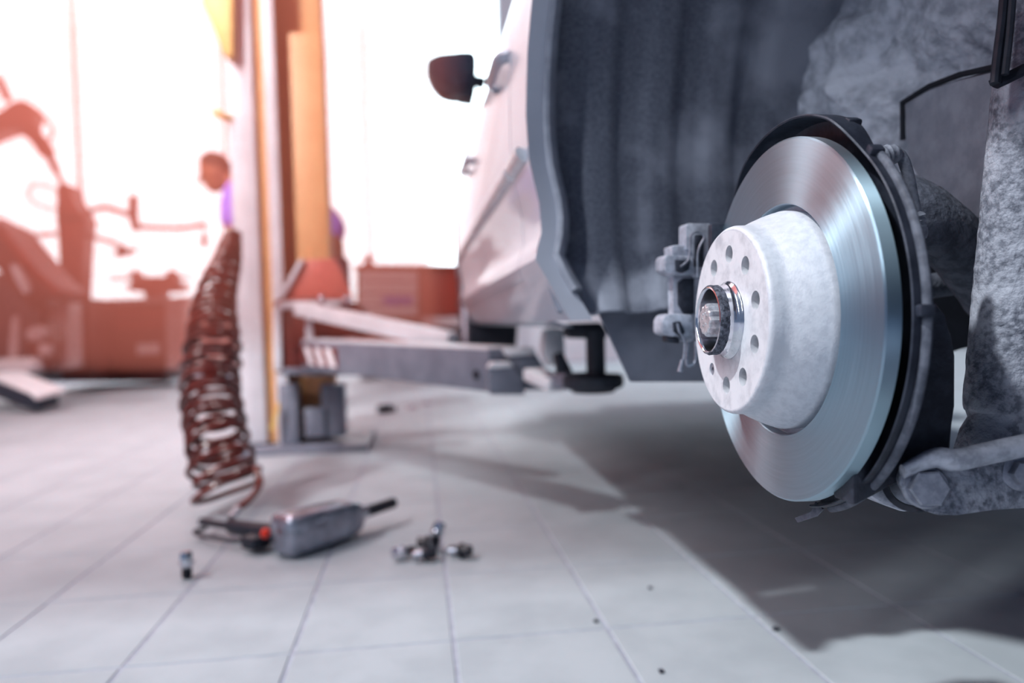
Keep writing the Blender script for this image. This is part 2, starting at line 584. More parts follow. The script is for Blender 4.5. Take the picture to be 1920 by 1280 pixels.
# glass
gz = [1.062, 1.12, 1.2, 1.28, 1.36, 1.44]
gxf = lambda y, z: interp(GLS, z) + .004
panel('rear_window', lambda z: RD0 + .06 - (z - 1.06) * .2, lambda z: RD1 - .05, gz, 'glass_dark', 6, .006, gxf)
panel('front_window', lambda z: RD1 + .05, lambda z: FD1 - .12 - (z - 1.06) * 1.35, gz, 'glass_dark', 6, .006, gxf)
bm = NB()
for (ya, yb, yc, yd) in ((RD1 - .045, RD1 + .045, RD1 - .045, RD1 + .045),):
    pts = [Vector((interp(GLS, z), y, z)) for z, y in ((1.06, ya), (1.06, yb), (1.46, yd), (1.46, yc))]
    prism(bm, pts, Vector((.03, 0, .01)), .003)
obj('door_pillar', bm, 'trim_dark', car)
bm = NB()
tube(bm, [(interp(GLS, z) + .0, FD1 - .09 - (z - 1.06) * 1.35, z) for z in gz], .024, 8)
tube(bm, [(interp(GLS, 1.45), y, 1.455) for y in (.9, 1.4, 1.9, 2.4, 2.5)], .022, 8)
tube(bm, [(interp(GLS, z) + .002, RD0 + .02 - (z - 1.06) * .25, z) for z in gz], .035, 8)
obj('window_frame', bm, 'paint', car)
bm = NB()
pts = []
for y in (-.6, .3, 1.2, 2.0, 2.5):
    pass
box(bm, (1.02, .95, 1.56), (1.15, 3.1, .06), bev=.02)
obj('roof', bm, 'paint', car)
bm = NB(); box(bm, (1.02, 3.55, 1.02), (1.5, 1.15, .05), bev=.02); obj('bonnet', bm, 'paint', car)
bm = NB(); box(bm, (1.05, 2.51, .56), (1.45, 2.83, .07), bev=.01); obj('underbody', bm, 'trim_dark', car)
bm = NB(); box(bm, (1.12, -.42, .74), (1.4, .9, .5), bev=.02); obj('rear_underbody', bm, 'trim_dark', car)
# door mouldings
for (y0, y1) in ((RD0 + .01, RD1 - .01), (RD1 + .01, FD1 - .02)):
    bm = NB()
    tube(bm, [(bx_(y, .735) - .004, y, .735) for y in [y0 + (y1 - y0) * k / 8 for k in range(9)]], [(.008, .013)] * 9, 10)
    obj('door_moulding', bm, 'trim_bright', car)
bm = NB()
tube(bm, [(bx_(arch_y(.735), .735) - .004, y, .735) for y in (arch_y(.735) + .03, 1.15, RD0 - .01)], [(.008, .013)] * 3, 10)
obj('door_moulding', bm, 'trim_bright', car)
# handles
for y in (1.25, 2.05):
    bm = NB()
    x = bx_(y, .93)
    tube(bm, smooth_path([(x + .004, y - .005, .93), (x - .014, y + .02, .932), (x - .016, y + .1, .934), (x - .014, y + .17, .934), (x + .004, y + .2, .934)], 4), [(.006, .011)] * 17, 8)
    obj('door_handle', bm, 'paint', car)
# mirror
bm = slab([(799, 122), (812, 104), (850, 98), (890, 98), (893, 140), (889, 184), (868, 178), (838, 176), (815, 160)], 2.6, .10, .012, round_=3)
mir = obj('side_mirror', bm, 'trim_dark', car)
bm = slab([(806, 124), (818, 110), (880, 106), (882, 160), (840, 160), (820, 148)], 2.594, .008, .002, round_=2)
obj('mirror_glass', bm, 'glass_dark', mir)
bm = NB(); tube(bm, [P(885, 150, Y=2.64), P(905, 156, Y=2.66)], [.018, .024], 10)
obj('mirror_foot', bm, 'trim_dark', mir)
# front wheel
fx = .20
Mw = Matrix.Translation((fx, FHY, FHZ)) @ Matrix.Rotation(-math.pi / 2, 4, 'Y')
bm = NB()
lathe(bm, [(.205, 0), (.22, .005), (.27, .008), (.295, .0), (.308, -.02), (.31, -.06), (.31, -.13), (.308, -.17), (.29, -.195), (.22, -.2), (.205, -.19), (.205, 0)], 48)
fw = obj('front_wheel', bm, 'tyre', car, Mw, label='black front tyre half hidden behind the lift arm')
bm = NB()
lathe(bm, [(.204, -.002), (.195, -.01), (.188, -.05), (.06, -.035), (.03, -.02), (0, -.02)], 40)
obj('wheel_rim', bm, 'cast', fw, Mw)

# wheel arch liner: felt with upright ribs
RIBS = [.215, .245, .305, .335, .395, .425, .48]
bm = NB()
nA, nX = 70, 60
LX0, LX1 = .178, .70
rows = []
for i in range(nA + 1):
    t = math.radians(-27) + math.radians(205) * i / nA
    row = []
    for k in range(nX + 1):
        x = LX0 + (LX1 - LX0) * k / nX
        R = AR + .018
        s = (x - .20) / .088
        rib = .009 * (0.5 + 0.5 * math.tanh(4 * math.sin(2 * math.pi * s)))
        if x > .50: rib *= max(0, 1 - (x - .50) / .05)
        R += rib + .0035 * noise.noise(Vector((x * 9, t * 3, 2))) + .0012 * noise.noise(Vector((x * 45, t * 15, 5)))
        sh = max(0, .56 - (AZ + R * math.sin(t))) * 1.0   # follows the tucked sill
        xx = x + sh * max(0, 1 - (x - LX0) / .12) * .25
        if math.cos(t) > 0: pass
        row.append(bm.verts.new((xx, HY + R * math.cos(t), AZ + R * math.sin(t))))
    rows.append(row)
for A, B in zip(rows, rows[1:]):
    for k in range(nX):
        bm.faces.new((A[k], A[k + 1], B[k + 1], B[k]))
r = bmesh.ops.extrude_face_region(bm, geom=bm.faces[:])
for v in [g for g in r['geom'] if isinstance(g, bmesh.types.BMVert)]:
    d = Vector((0, v.co.y - HY, v.co.z - AZ)).normalized()
    v.co += d * .006
obj('wheel_arch_liner', bm, 'felt', car, smooth=60)
# dark rim strip where the liner meets the wing
bm = NB()
pts = []
for i in range(41):
    t = math.radians(-24) + math.radians(150) * i / 40
    z = AZ + (AR - .002) * math.sin(t)
    pts.append((bx_(HY, z) + .032, HY + (AR - .002) * math.cos(t), z))
tube(bm, pts, [(.011, .007)] * len(pts), 8)
obj('arch_seal', bm, 'plastic', car)
# lower flap
bm = NB()
pl = [P(1110, 560, Y=1.06), P(1330, 560, Y=1.06), P(1345, 716, Y=1.06), P(1182, 716, Y=1.06)]
prism(bm, pl, Vector((0, .006, 0)), .002)
obj('arch_flap', bm, 'flap', car)

# inner wing: muddy pressed sheet with bulges
bm = NB()
nY, nZ = 170, 140
rows = []
for i in range(nZ + 1):
    z = .52 + (1.13 - .52) * i / nZ
    row = []
    for k in range(nY + 1):
        y = .30 + (1.085 - .30) * k / nY
        x = .645 - .07 * math.exp(-((y - .98) ** 2 / .012 + (z - .86) ** 2 / .03)) - .05 * math.exp(-((y - .80) ** 2 / .01 + (z - .98) ** 2 / .02))
        x += .035 * noise.noise(Vector((y * 7, z * 7, 3)))
        x += .020 * noise.noise(Vector((y * 20, z * 20, 7))) + .008 * noise.noise(Vector((y * 62, z * 62, 9))) + .003 * noise.noise(Vector((y * 120, z * 120, 4)))
        w = max(0, (y - 1.0) / .085)
        x -= .05 * w * w
        row.append(bm.verts.new((x, y, z)))
    rows.append(row)
for A, B in zip(rows, rows[1:]):
    for k in range(nY):
        bm.faces.new((A[k], A[k + 1], B[k + 1], B[k]))
r = bmesh.ops.extrude_face_region(bm, geom=bm.faces[:])
bmesh.ops.translate(bm, vec=(.012, 0, 0), verts=[g for g in r['geom'] if isinstance(g, bmesh.types.BMVert)])
obj('inner_wing', bm, 'mud', car, smooth=80)
# pressed plate in the inner wing
plate_px = [(1693, 192), (1742, 165), (1862, 128), (1900, 128), (1900, 420), (1760, 400), (1700, 300)]
bm = NB()
pl = [P(x, y, X=.575) for x, y in plate_px]
prism(bm, pl, Vector((.03, 0, 0)), .004)
pt = obj('spring_plate', bm, 'plastic', car)
bm = NB()
e = [P(x, y, X=.574) for x, y in ((1693, 262), (1692, 192), (1742, 162), (1800, 140), (1864, 126), (1910, 122))]
tube(bm, e, .0032, 8)
obj('plate_shadow_line', bm, 'black', pt)  # black tube drawn as the shadow line along the plate edge

# ---- brake disc assembly (local Z points outward)
e_up = Vector((.03, 0, 1)).normalized()
e_out = Vector((-1, 0, .03)).normalized()
MD = Matrix.Translation(C) @ Matrix((Vector((0, -1, 0)), e_up, e_out)).transposed().to_4x4()
bm = NB()
lathe(bm, [(.1025, -.011), (.1027, -.0008), (.1035, 0), (.1585, 0), (.160, -.0012), (.160, -.0122), (.1585, -.0135), (.10, -.0135), (.1025, -.011)], 160)
disc = obj('brake_disc', bm, 'disc', car, MD, smooth=15, label='shiny brushed steel brake disc')
bm = NB()
lathe(bm, [(.103, -.012), (.0972, -.012), (.0972, -.004), (.0972, .0005), (.0965, .002), (.0955, .006), (.0925, .014), (.0890, .022), (.0857, .0285), (.0843, .0315), (.0838, .036), (.0836, .0425), (.0828, .0450), (.0815, .0464), (.0797, .0471), (.0793, .0469), (.0793, .0440), (.075, .044)], 128)
hat = obj('disc_hat', bm, 'hat', disc, MD, smooth=50)
holes = []
for k in range(10):
    a = math.radians(88 - 36 * k)
    holes.append(circ(.0079 if k != 6 else .0060, 28, .0585 * math.cos(a), .0585 * math.sin(a)))
bm = filled(circ(.0794, 128), holes + [circ(.0352, 64)], .007)
bmesh.ops.translate(bm, vec=(0, 0, .0435), verts=bm.verts[:])
obj('hat_face', bm, 'hat_face', disc, MD, smooth=30)
bm = NB(); lathe(bm, [(0, .036), (.078, .036), (.078, .030), (0, .030)], 64)
obj('hub_flange', bm, 'steel_dark', disc, MD)
a = math.radians(88 - 36 * 6)
Ms = MD @ Matrix.Translation((.0585 * math.cos(a), .0585 * math.sin(a), .0455))
bm = NB(); lathe(bm, [(.0059, -.006), (.0059, 0), (.0052, .0006), (.0022, .0006), (.0020, -.003), (0, -.003)], 20)
obj('locating_screw', bm, 'bolt_dull', disc, Ms)
bm = NB()
lathe(bm, [(.0351, .040), (.0351, .0472), (.0345, .0484), (.0322, .0496), (.0312, .0512), (.0306, .0545), (.0304, .0580)], 80)
sp = obj('hub_spigot', bm, 'chrome', disc, MD, smooth=50)
bm = NB()
lathe(bm, [(.0303, .0570), (.0312, .0582), (.0308, .0610), (.0313, .0632), (.0307, .0650), (.0296, .0658)], 90, jit=.0003)
obj('spigot_ring', bm, 'crust', disc, MD, smooth=60)
bm = NB()
lathe(bm, [(.0297, .0657), (.0285, .0662), (.0275, .0655), (.0270, .063), (.0268, .040), (.0262, .036), (0, .036)], 80)
obj('spigot_bore', bm, 'chrome', disc, MD, smooth=50)
# twelve point axle bolt
bm = NB()
prof = []
for k in range(48):
    ph = 2 * math.pi * k / 48
    prof.append(.0138 + .0011 * math.cos(12 * ph))
rings = []
for z, s in ((.037, 1.0), (.0655, 1.0), (.0678, .94), (.0686, .84)):
    rings.append([bm.verts.new((prof[k] * s * math.cos(2 * math.pi * k / 48), prof[k] * s * math.sin(2 * math.pi * k / 48), z)) for k in range(48)])
for A, B in zip(rings, rings[1:]):
    for k in range(48):
        bm.faces.new((A[k], A[(k + 1) % 48], B[(k + 1) % 48], B[k]))
bm.faces.new(rings[-1])
lathe(bm, [(.0165, .0365), (.0165, .040), (.0150, .042), (.012, .042)], 48)
ab = obj('axle_bolt', bm, 'bolt_zinc', disc, MD, smooth=30)
# raised dots on the bolt head belong to its casting
bm = NB()
for (dx, dy) in ((-.004, .005), (-.0055, .001), (.001, .0062), (-.003, -.005), (.003, -.0035), (.004, .004)):
    lathe(bm, [(.0011, .0684), (.0009, .0691), (0, .0693)], 10, M=Matrix.Translation((dx, dy, 0)))
obj('bolt_stamp', bm, 'bolt_zinc', disc, MD)
# dust shield
bm = NB()
nS = 120
A0, A1 = math.radians(-80), math.radians(163)
rows = []
for k in range(nS + 1):
    t = A0 + (A1 - A0) * k / nS
    dg = math.degrees(t)
    up = max(0, min(1, (dg - 48) / 18)) * max(0, min(1, (160 - dg) / 45))
    up = up * up * (3 - 2 * up)
    R = .1645 + .0125 * up
    zf = -.017 + .013 * up
    row = []
    for r_, z_ in ((.07, -.030), (R - .011, -.030), (R - .004, -.027), (R - .002, -.022), (R - .0012, zf), (R, zf + .0008), (R + .0012, zf), (R + .0012, -.022), (R - .001, -.029), (R - .010, -.0325), (.07, -.0325)):
        row.append(bm.verts.new((r_ * math.cos(t), r_ * math.sin(t), z_)))
    rows.append(row)
for A, B in zip(rows, rows[1:]):
    for q in range(len(A)):
        bm.faces.new((A[q], A[(q + 1) % len(A)], B[(q + 1) % len(A)], B[q]))
bm.faces.new(rows[0]); bm.faces.new(rows[-1][::-1])
sh = obj('dust_shield', bm, 'shield', car, MD, smooth=40)
# outer rolled edge, dusty
bm = NB()
pts = []
for k in range(81):
    t = math.radians(-74) + math.radians(126) * k / 80
    pts.append((.1665 * math.cos(t), .1665 * math.sin(t), -.0265))
tube(bm, pts, [(.0036, .0034)] * len(pts), 10)
obj('rolled_edge', bm, 'shield_dust', sh, MD)
for ang in (2, 50, 64, 118):
    t = math.radians(ang)
    R = .174 if ang > 55 else .1665
    bm = NB(); box(bm, (R * math.cos(t), R * math.sin(t), -.024), (.010, .009, .012), Matrix.Rotation(t, 3, 'Z'), .002)
    obj('edge_joint', bm, 'shield', sh, MD)
# torn tab at the foot of the shield
bm = NB()
def L3(r, ang, z): return Vector((r * math.cos(math.radians(ang)), r * math.sin(math.radians(ang)), z))
prism(bm, [L3(.161, -79, -.022), L3(.167, -75, -.022), L3(.173, -79, -.022), L3(.184, -90, -.022), L3(.181, -91.5, -.022), L3(.170, -82, -.022)], Vector((0, 0, .0015)), 0)
obj('bent_tab', bm, 'shield_dust', sh, MD)
# vertical support behind shield
# ---- caliper bracket ahead of the disc
YC = HY + .185
cal = slab([(1262, 512), (1266, 520), (1263, 600), (1266, 640), (1300, 640), (1330, 600), (1335, 500), (1300, 505)], YC + .012, .018, .003)
cal = obj('caliper_bracket', cal, 'cast', car, label='pale cast caliper bracket ahead of the disc')
def cb_(name, px, Y, d, m, bev=.003, r=0):
    return obj(name, slab(px, Y, d, bev, round_=r), m, cal)
cb_('pad_ear', [(1286, 422), (1290, 418), (1333, 419), (1334, 520), (1302, 520), (1300, 470), (1286, 468)], YC, .025, 'cast', .002)
cb_('pad_shade', [(1303, 440), (1320, 440), (1320, 500), (1303, 500)], YC - .003, .004, 'steel_dark', .001)  # dark plate set in front stands in for the shade of a recess
cb_('bracket_lug', [(1259, 462), (1264, 459), (1300, 458), (1302, 482), (1262, 484)], YC + .004, .03, 'cast', .003)
cb_('bracket_lug', [(1246, 482), (1252, 476), (1266, 478), (1300, 480), (1306, 515), (1262, 516), (1246, 506)], YC - .004, .035, 'cast', .004)
cb_('bracket_lug', [(1241, 600), (1247, 590), (1264, 587), (1300, 590), (1302, 628), (1262, 632), (1241, 626)], YC - .004, .035, 'cast', .004)
cb_('lug_shade', [(1266, 487), (1296, 487), (1292, 505), (1280, 512), (1268, 508)], YC - .0065, .004, 'steel_dark', .001)  # dark plates on both lugs stand in for shade in their hollows
cb_('lug_shade', [(1262, 604), (1276, 602), (1285, 622), (1278, 632), (1264, 622)], YC - .0065, .004, 'steel_dark', .001)
cb_('bracket_shade', [(1272, 530), (1282, 522), (1302, 522), (1302, 588), (1282, 588), (1272, 570)], YC + .008, .004, 'steel_dark', .001)  # dark plate stands in for shade in the bracket opening
cb_('lower_pin', [(1250, 628), (1275, 634), (1275, 644), (1252, 642)], YC, .02, 'steel_dark', .002)
cb_('pad_backplate', [(1334, 420), (1395, 418), (1398, 436), (1345, 452), (1334, 470)], YC - .06, .01, 'steel_dark', .001)
bm = NB()
w = [P(x, y, Y=YC - .010) for x, y in ((1276, 500), (1284, 494), (1292, 484), (1294, 460), (1296, 442), (1304, 435), (1316, 437), (1320, 446), (1312, 462), (1308, 480), (1308, 520))]
tube(bm, smooth_path(w, 5), .0013, 8)
obj('spring_clip', bm, 'wire', cal)
bm = NB()
w = [P(x, y, Y=YC - .010) for x, y in ((1270, 606), (1274, 622), (1282, 634), (1284, 650), (1281, 676), (1276, 694))]
tube(bm, smooth_path(w, 5), .0015, 8)
w = [P(x, y, Y=YC - .006) for x, y in ((1290, 640), (1288, 680), (1296, 684), (1304, 676), (1306, 640))]
tube(bm, smooth_path(w, 5), .0022, 8)
w = [P(x, y, Y=YC - .010) for x, y in ((1279, 674), (1275, 697))]
tube(bm, w, [.0018, .0034], 8)
obj('spring_clip', bm, 'wire', cal)

# ---- rear suspension
# knuckle plate behind the shield
kn = slab([(1742, 560), (1757, 566), (1772, 592), (1786, 628), (1793, 668), (1789, 760), (1783, 850), (1700, 885), (1640, 930), (1600, 950), (1600, 700), (1700, 560)], .545, .03, .003)
kn = obj('knuckle', kn, 'steel_dark', car)
# trailing arm, thick with dried dirt
bm = NB()
c1 = [P(1640, 400, Y=.70), P(1720, 400, Y=.70), P(1800, 470, Y=.72), P(1870, 560, Y=.74), P(1960, 640, Y=.76)]
tube(bm, smooth_path(c1, 8), [(.046, .03)] * 33, 20)
for v in bm.verts:
    v.co += Vector((1, .3, .6)) * .004 * noise.noise(v.co * 45)
obj('trailing_arm', bm, 'arm_dusty', car, smooth=70)
# lower dark cross member
bm = NB()
tube(bm, [P(1690, 545, Y=.78), P(1850, 520, Y=.78), P(2000, 520, Y=.78)], .014, 14)
obj('cross_rod', bm, 'arm_dusty', car)
bm = NB()
prism(bm, [P(x, y, Y=.86) for x, y in ((1560, 330), (1990, 330), (1990, 560), (1880, 640), (1812, 652), (1790, 660), (1560, 660))], Vector((0, .02, 0)), .004)
obj('axle_carrier', bm, 'black', car)
# damper
YD = .60
bm = NB()
dp0, dp1 = P(1876, 800, Y=YD), P(1950, -60, Y=YD)
ax = dp1 - dp0
prof = []
for t, r in ((-.02, .018), (0, .0205), (.02, .024), (.035, .029), (.06, .0302), (.2, .0298), (.34, .0296), (.55, .0290), (.75, .0282), (1.02, .0278)):
    prof.append((r, t * ax.length))
# dense rings for a pitted skin
pts = []; rr = []
for k in range(121):
    t = -.02 + 1.04 * k / 120
    z = t * ax.length
    for (ra, za), (rb, zb) in zip(prof, prof[1:]):
        if za <= z <= zb:
            r = ra + (rb - ra) * (z - za) / (zb - za); break
    pts.append(dp0 + ax * t); rr.append(r)
tube(bm, pts, rr, 48)
for v in bm.verts:
    n = noise.noise(v.co * 160) * .5 + noise.noise(v.co * 60) * .5
    v.co += (v.co - (dp0 + ax * ((v.co - dp0).dot(ax) / ax.length_squared))).normalized() * .0012 * n
dmp = obj('shock_absorber', bm, 'rust', car, smooth=80, label='pitted grey shock absorber tube')
bm = NB()
q = [P(x, y, Y=YD - .028) for x, y in ((1864, 158), (1885, 148), (1925, 128))]
tube(bm, smooth_path(q, 4), [(.006, .003)] * 9, 8)
obj('boot_rim', bm, 'rubber', dmp)
bm = NB()
tube(bm, smooth_path([P(1866, 158, Y=YD - .03), P(1871, 110, Y=YD - .03), P(1880, 40, Y=YD - .03), P(1886, -30, Y=YD - .03)], 4), [(.0065, .004)] * 13, 10)
tube(bm, smooth_path([P(1884, 140, Y=YD - .036), P(1893, 60, Y=YD - .036), P(1900, -30, Y=YD - .036)], 4), [(.003, .003)] * 9, 8)
obj('boot_fold', bm, 'rubber', dmp)
# neck and lower eye of the damper
bm = NB()
tube(bm, [P(1875, 772, Y=YD), P(1872, 792, Y=YD), P(1866, 815, Y=YD), P(1862, 850, Y=YD)], [.027, .0235, .027, .030], 36)
for v in bm.verts: v.co += Vector((1, 1, 1)) * .001 * noise.noise(v.co * 120)
obj('damper_eye', bm, 'rust', dmp, smooth=70)
# hose and its fittings behind the shield
bm = NB()
hp = [P(1640, 300, Y=.58), P(1652, 287, Y=.58), P(1672, 283, Y=.58), P(1690, 293, Y=.58), P(1702, 325, Y=.58), P(1710, 365, Y=.58), P(1717, 400, Y=.58), P(1722, 435, Y=.585)]
tube(bm, smooth_path(hp, 6), .0046, 14)
hs = obj('sensor_cable', bm, 'cable', car, label='pale bent sensor cable')
bm = NB()
tube(bm, smooth_path([P(1636, 308, Y=.58), P(1650, 296, Y=.58), P(1664, 291, Y=.58), P(1684, 288, Y=.58)], 5), [.0088, .0095, .0088, .0086, .0094, .0086, .0084, .0092, .0082, .0080, .0088, .0080, .0076, .0080, .0070, .006], 14)
obj('cable_boot', bm, 'cable', hs)
bm = NB()
tube(bm, smooth_path([P(1716, 398, Y=.58), P(1719, 410, Y=.58), P(1722, 425, Y=.58), P(1727, 436, Y=.58), P(1730, 448, Y=.58)], 3), [.005, .0062, .0074, .0058, .0070, .006, .0066, .0058, .006, .0055, .005, .004, .003], 12)
obj('cable_clip', bm, 'cable', hs)
# lower control arm
YL = .535
bm = NB()
prism(bm, [P(x, y, Y=YL) for x, y in ((1686, 905), (1692, 882), (1720, 868), (1760, 862), (1800, 870), (1960, 838), (1960, 952), (1860, 956), (1790, 966), (1762, 968), (1735, 958), (1706, 944))], Vector((.004, .012, 0)), .003)
la = obj('control_arm', bm, 'rust', car, label='rust-pitted lower control arm')
bm = NB()
pts = [P(1692, 884, Y=YL - .004), P(1722, 870, Y=YL - .006), P(1756, 858, Y=YL - .010), P(1790, 862, Y=YL - .012), P(1850, 850, Y=YL - .014), P(1960, 826, Y=YL - .018)]
tube(bm, smooth_path(pts, 6), [(.004 + .004 * min(1, k / 16), .010) for k in range(31)], 14)
obj('arm_flange', bm, 'cast', la, smooth=70)
bm = NB()
lathe(bm, [(.0225, .0), (.0225, .035), (.018, .035), (.018, 0), (.0225, 0)], 40, M=axis_mat(P(1712, 905, Y=YL + .012), P(1712, 905, Y=YL + .05)))
obj('arm_bush', bm, 'rubber', la)
def flange_bolt(px, py, rw, rh, hex_=True):
    o_ = P(px, py, Y=YL - .001)
    Mb = axis_mat(o_, o_ + Vector((-.32, -1, .06)))
    bm = NB()
    lathe(bm, [(rw, -.003), (rw, .0012), (rw * .95, .0028), (rh * 1.04, .0040), (0, .0040)], 40)
    rg = []
    for z, s in ((.003, 1), (.0105, 1), (.0122, .9)):
        rg.append([bm.verts.new((rh * s * math.cos(math.pi / 3 * k + .3), rh * s * math.sin(math.pi / 3 * k + .3), z)) for k in range(6)])
    for A, B in zip(rg, rg[1:]):
        for k in range(6): bm.faces.new((A[k], A[(k + 1) % 6], B[(k + 1) % 6], B[k]))
    bm.faces.new(rg[-1])
    return obj('flange_bolt', bm, 'bolt_dull', la, Mb, smooth=30)
flange_bolt(1735, 912, .0168, .0145)
flange_bolt(1912, 884, .0150, .010)
bm = NB()
prism(bm, [P(x, y, Y=YL + .055) for x, y in ((1630, 930), (1660, 905), (1700, 900), (1730, 955), (1700, 962), (1660, 948))], Vector((0, .03, 0)), .004)
obj('arm_socket', bm, 'cast', car)

# ================================================================== LIFT
lift = thing('two_post_lift', 'two-post car lift column with striped arm reaching under the car', 'car lift', P(560, 835, Z=0))
YP = 3.2
def lp(name, px, Y, d, m, bev=.006, parent=lift):
    return obj(name, slab(px, Y, d, bev), m, parent)
def vslab(name, x0, x1, ytop, ybot, Y, d, m, bev=.004, parent=lift):
    """upright plate: world-vertical between two columns taken at its foot"""
    a, b = P(x0, ybot, Y=Y), P(x1, ybot, Y=Y)
    zt = P((x0 + x1) / 2, ytop, Y=Y).z
    bm = NB(); box(bm, ((a.x + b.x) / 2, Y + d / 2, (a.z + zt) / 2), (b.x - a.x, d, zt - a.z), bev=bev)
    return obj(name, bm, m, parent)
vslab('column', 453, 500, -500, 832, 3.18, .30, 'lift_white')
vslab('column_web', 496, 524, -500, 830, 3.21, .27, 'lift_glow_amber')
vslab('column_lip', 521, 543, -500, 832, 3.19, .03, 'lift_white')
vslab('column_back', 540, 630, -500, 825, 3.33, .12, 'lift_glow_amber')
vslab('carriage_slide', 566, 628, 62, 740, 3.26, .12, 'lift_glow_amber')
vslab('rear_lip', 618, 630, 100, 825, 3.40, .05, 'lift_glow_amber')
vslab('column_foot', 526, 560, 720, 835, 3.14, .10, 'lift_grey')
vslab('column_foot', 604, 648, 720, 820, 3.16, .10, 'lift_grey')
vslab('foot_box', 572, 610, 765, 820, 3.14, .06, 'lift_grey')
base = P(560, 836, Z=0)
bm = NB(); box(bm, (P(555, 830, Y=3.25).x, 3.30, .012), (.62, .50, .024), bev=.004); obj('base_plate', bm, 'lift_grey', lift)
# carriage with guard
lp('carriage', [(513, 566), (520, 560), (600, 556), (668, 566), (690, 585), (690, 628), (590, 640), (585, 700), (520, 700), (512, 690)], 3.05, .10, 'lift_glow_red')
lp('carriage_edge', [(511, 580), (526, 568), (528, 694), (513, 694)], 3.03, .02, 'lift_white', .002)
lp('carriage_edge', [(513, 578), (526, 566), (640, 562), (640, 572), (530, 580)], 3.03, .04, 'lift_white', .002)
lp('guard', [(526, 560), (568, 487), (628, 484), (664, 560)], 3.09, .03, 'guard_glow_red', .004)
lp('guard_edge', [(516, 566), (560, 488), (570, 486), (528, 566)], 3.07, .03, 'lift_white', .002)
lp('carriage_floor', [(530, 690), (690, 690), (690, 704), (530, 704)], 3.02, .14, 'lift_grey')
lp('carriage_bracket', [(573, 588), (582, 588), (588, 640), (580, 690), (573, 690)], 3.0, .02, 'lift_white', .002)
for x in (603, 650):
    bm = NB(); lathe(bm, [(0, .02), (.012, .016), (.016, 0), (.016, -.02)], 14, M=Matrix.Translation(P(x, 562, Y=3.04)))
    obj('pin_head', bm, 'chrome', lift)
# diagonal brace above the arm
bm = NB()
beam(bm, P(560, 578, Y=3.0), P(850, 640, Y=2.35), .05, .055, .008)
obj('brace', bm, 'lift_white', lift)
# main arm
A_, B_ = P(588, 664, Y=2.98), P(946, 693, Y=1.95)
bm = NB(); beam(bm, A_, B_, .10, .108, .006)
arm = obj('lift_arm', bm, 'lift_grey', lift)
fr_ = frame(A_, B_)
ln_ = (B_ - A_).length
def on_arm(u, v, w): return A_ + fr_ @ Vector((u * ln_, w, v))
bm = NB(); box(bm, on_arm(.5, .056, 0), (ln_ * .99, .10, .006), fr_, .002)
obj('arm_lit_top', bm, 'lift_white', arm)  # white plate paints the lit top face of the grey arm
side = -.0505
bm = NB(); box(bm, on_arm(.135, 0, side), (ln_ * .26, .002, .07), fr_)
obj('hazard_plate', bm, 'lift_glow_red', arm)
for k in range(3):
    u0 = .03 + .075 * k
    pl = [on_arm(u0 + du, dv, side - .0012) for du, dv in ((0.0, .032), (.038, .032), (.075, -.033), (.037, -.033))]
    bm = NB(); prism(bm, pl, fr_ @ Vector((0, -.0012, 0)))
    obj('hazard_stripe', bm, 'stripe_white', arm)
bm = NB(); lathe(bm, [(.012, -.002), (.012, .004), (0, .004)], 16, M=axis_mat(on_arm(.955, -.012, side), on_arm(.955, -.012, side - 1)))
obj('arm_hole_shade', bm, 'black', arm)  # raised black disc stands in for the dark inside of a hole
# extension and saddle
Yk = 1.88
lp('arm_knuckle', [(914, 690), (926, 678), (958, 680), (978, 706), (986, 740), (918, 740)], Yk, .08, 'lift_grey', .006, arm)
lp('knuckle_cap', [(915, 690), (922, 679), (958, 679), (962, 688), (930, 690)], Yk - .004, .05, 'lift_white', .002, arm)
lp('arm_extension', [(945, 656), (1000, 654), (1035, 712), (1045, 730), (985, 732), (968, 690)], Yk + .03, .09, 'lift_grey', .006, arm)
lp('extension_lit_top', [(945, 654), (1002, 652), (1006, 664), (950, 668)], Yk + .02, .09, 'lift_white', .002, arm)  # white strip paints the lit top of the grey extension
YS = 1.62
pc = P(1112, 716, Y=YS)
bm = NB()
lathe(bm, [(.0, -.022), (.045, -.022), (.05, -.016), (.062, -.012), (.066, -.006), (.066, .012), (.060, .016), (.03, .016), (0, .016)], 40, M=Matrix.Translation(pc))
obj('lift_pad', bm, 'rubber', arm)
bm = NB(); beam(bm, P(1030, 716, Y=1.8), P(1085, 712, Y=1.66), .07, .035, .006); obj('pad_fork', bm, 'lift_grey', arm)
bm = NB(); beam(bm, P(1000, 700, Y=1.84), P(1050, 722, Y=1.72), .06, .03, .006); obj('pad_fork', bm, 'lift_white', arm)
bm = NB(); tube(bm, [P(1118, 712, Y=YS), P(1116, 618, Y=YS)], .021, 20); obj('pad_post', bm, 'rubber', arm)
lp('pad_yoke', [(1062, 618), (1070, 606), (1128, 604), (1140, 622), (1138, 636), (1066, 634)], YS - .01, .05, 'rubber', .006, arm)
lp('jack_block', [(1022, 620), (1036, 614), (1058, 616), (1060, 668), (1030, 690), (1018, 660)], YS + .16, .06, 'lift_white', .006, arm)
lp('pad_link', [(1040, 664), (1056, 660), (1078, 704), (1066, 718), (1046, 702)], YS + .06, .03, 'rubber', .004, arm)
# control box and lever on the column
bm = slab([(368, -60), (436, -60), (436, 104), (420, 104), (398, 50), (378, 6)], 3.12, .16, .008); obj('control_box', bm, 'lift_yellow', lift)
bm = NB(); tube(bm, smooth_path([P(403, 208, Y=3.15), P(415, 217, Y=3.15), P(440, 224, Y=3.2)], 4), [.014] * 9, 8); obj('lever', bm, 'lift_yellow', lift)
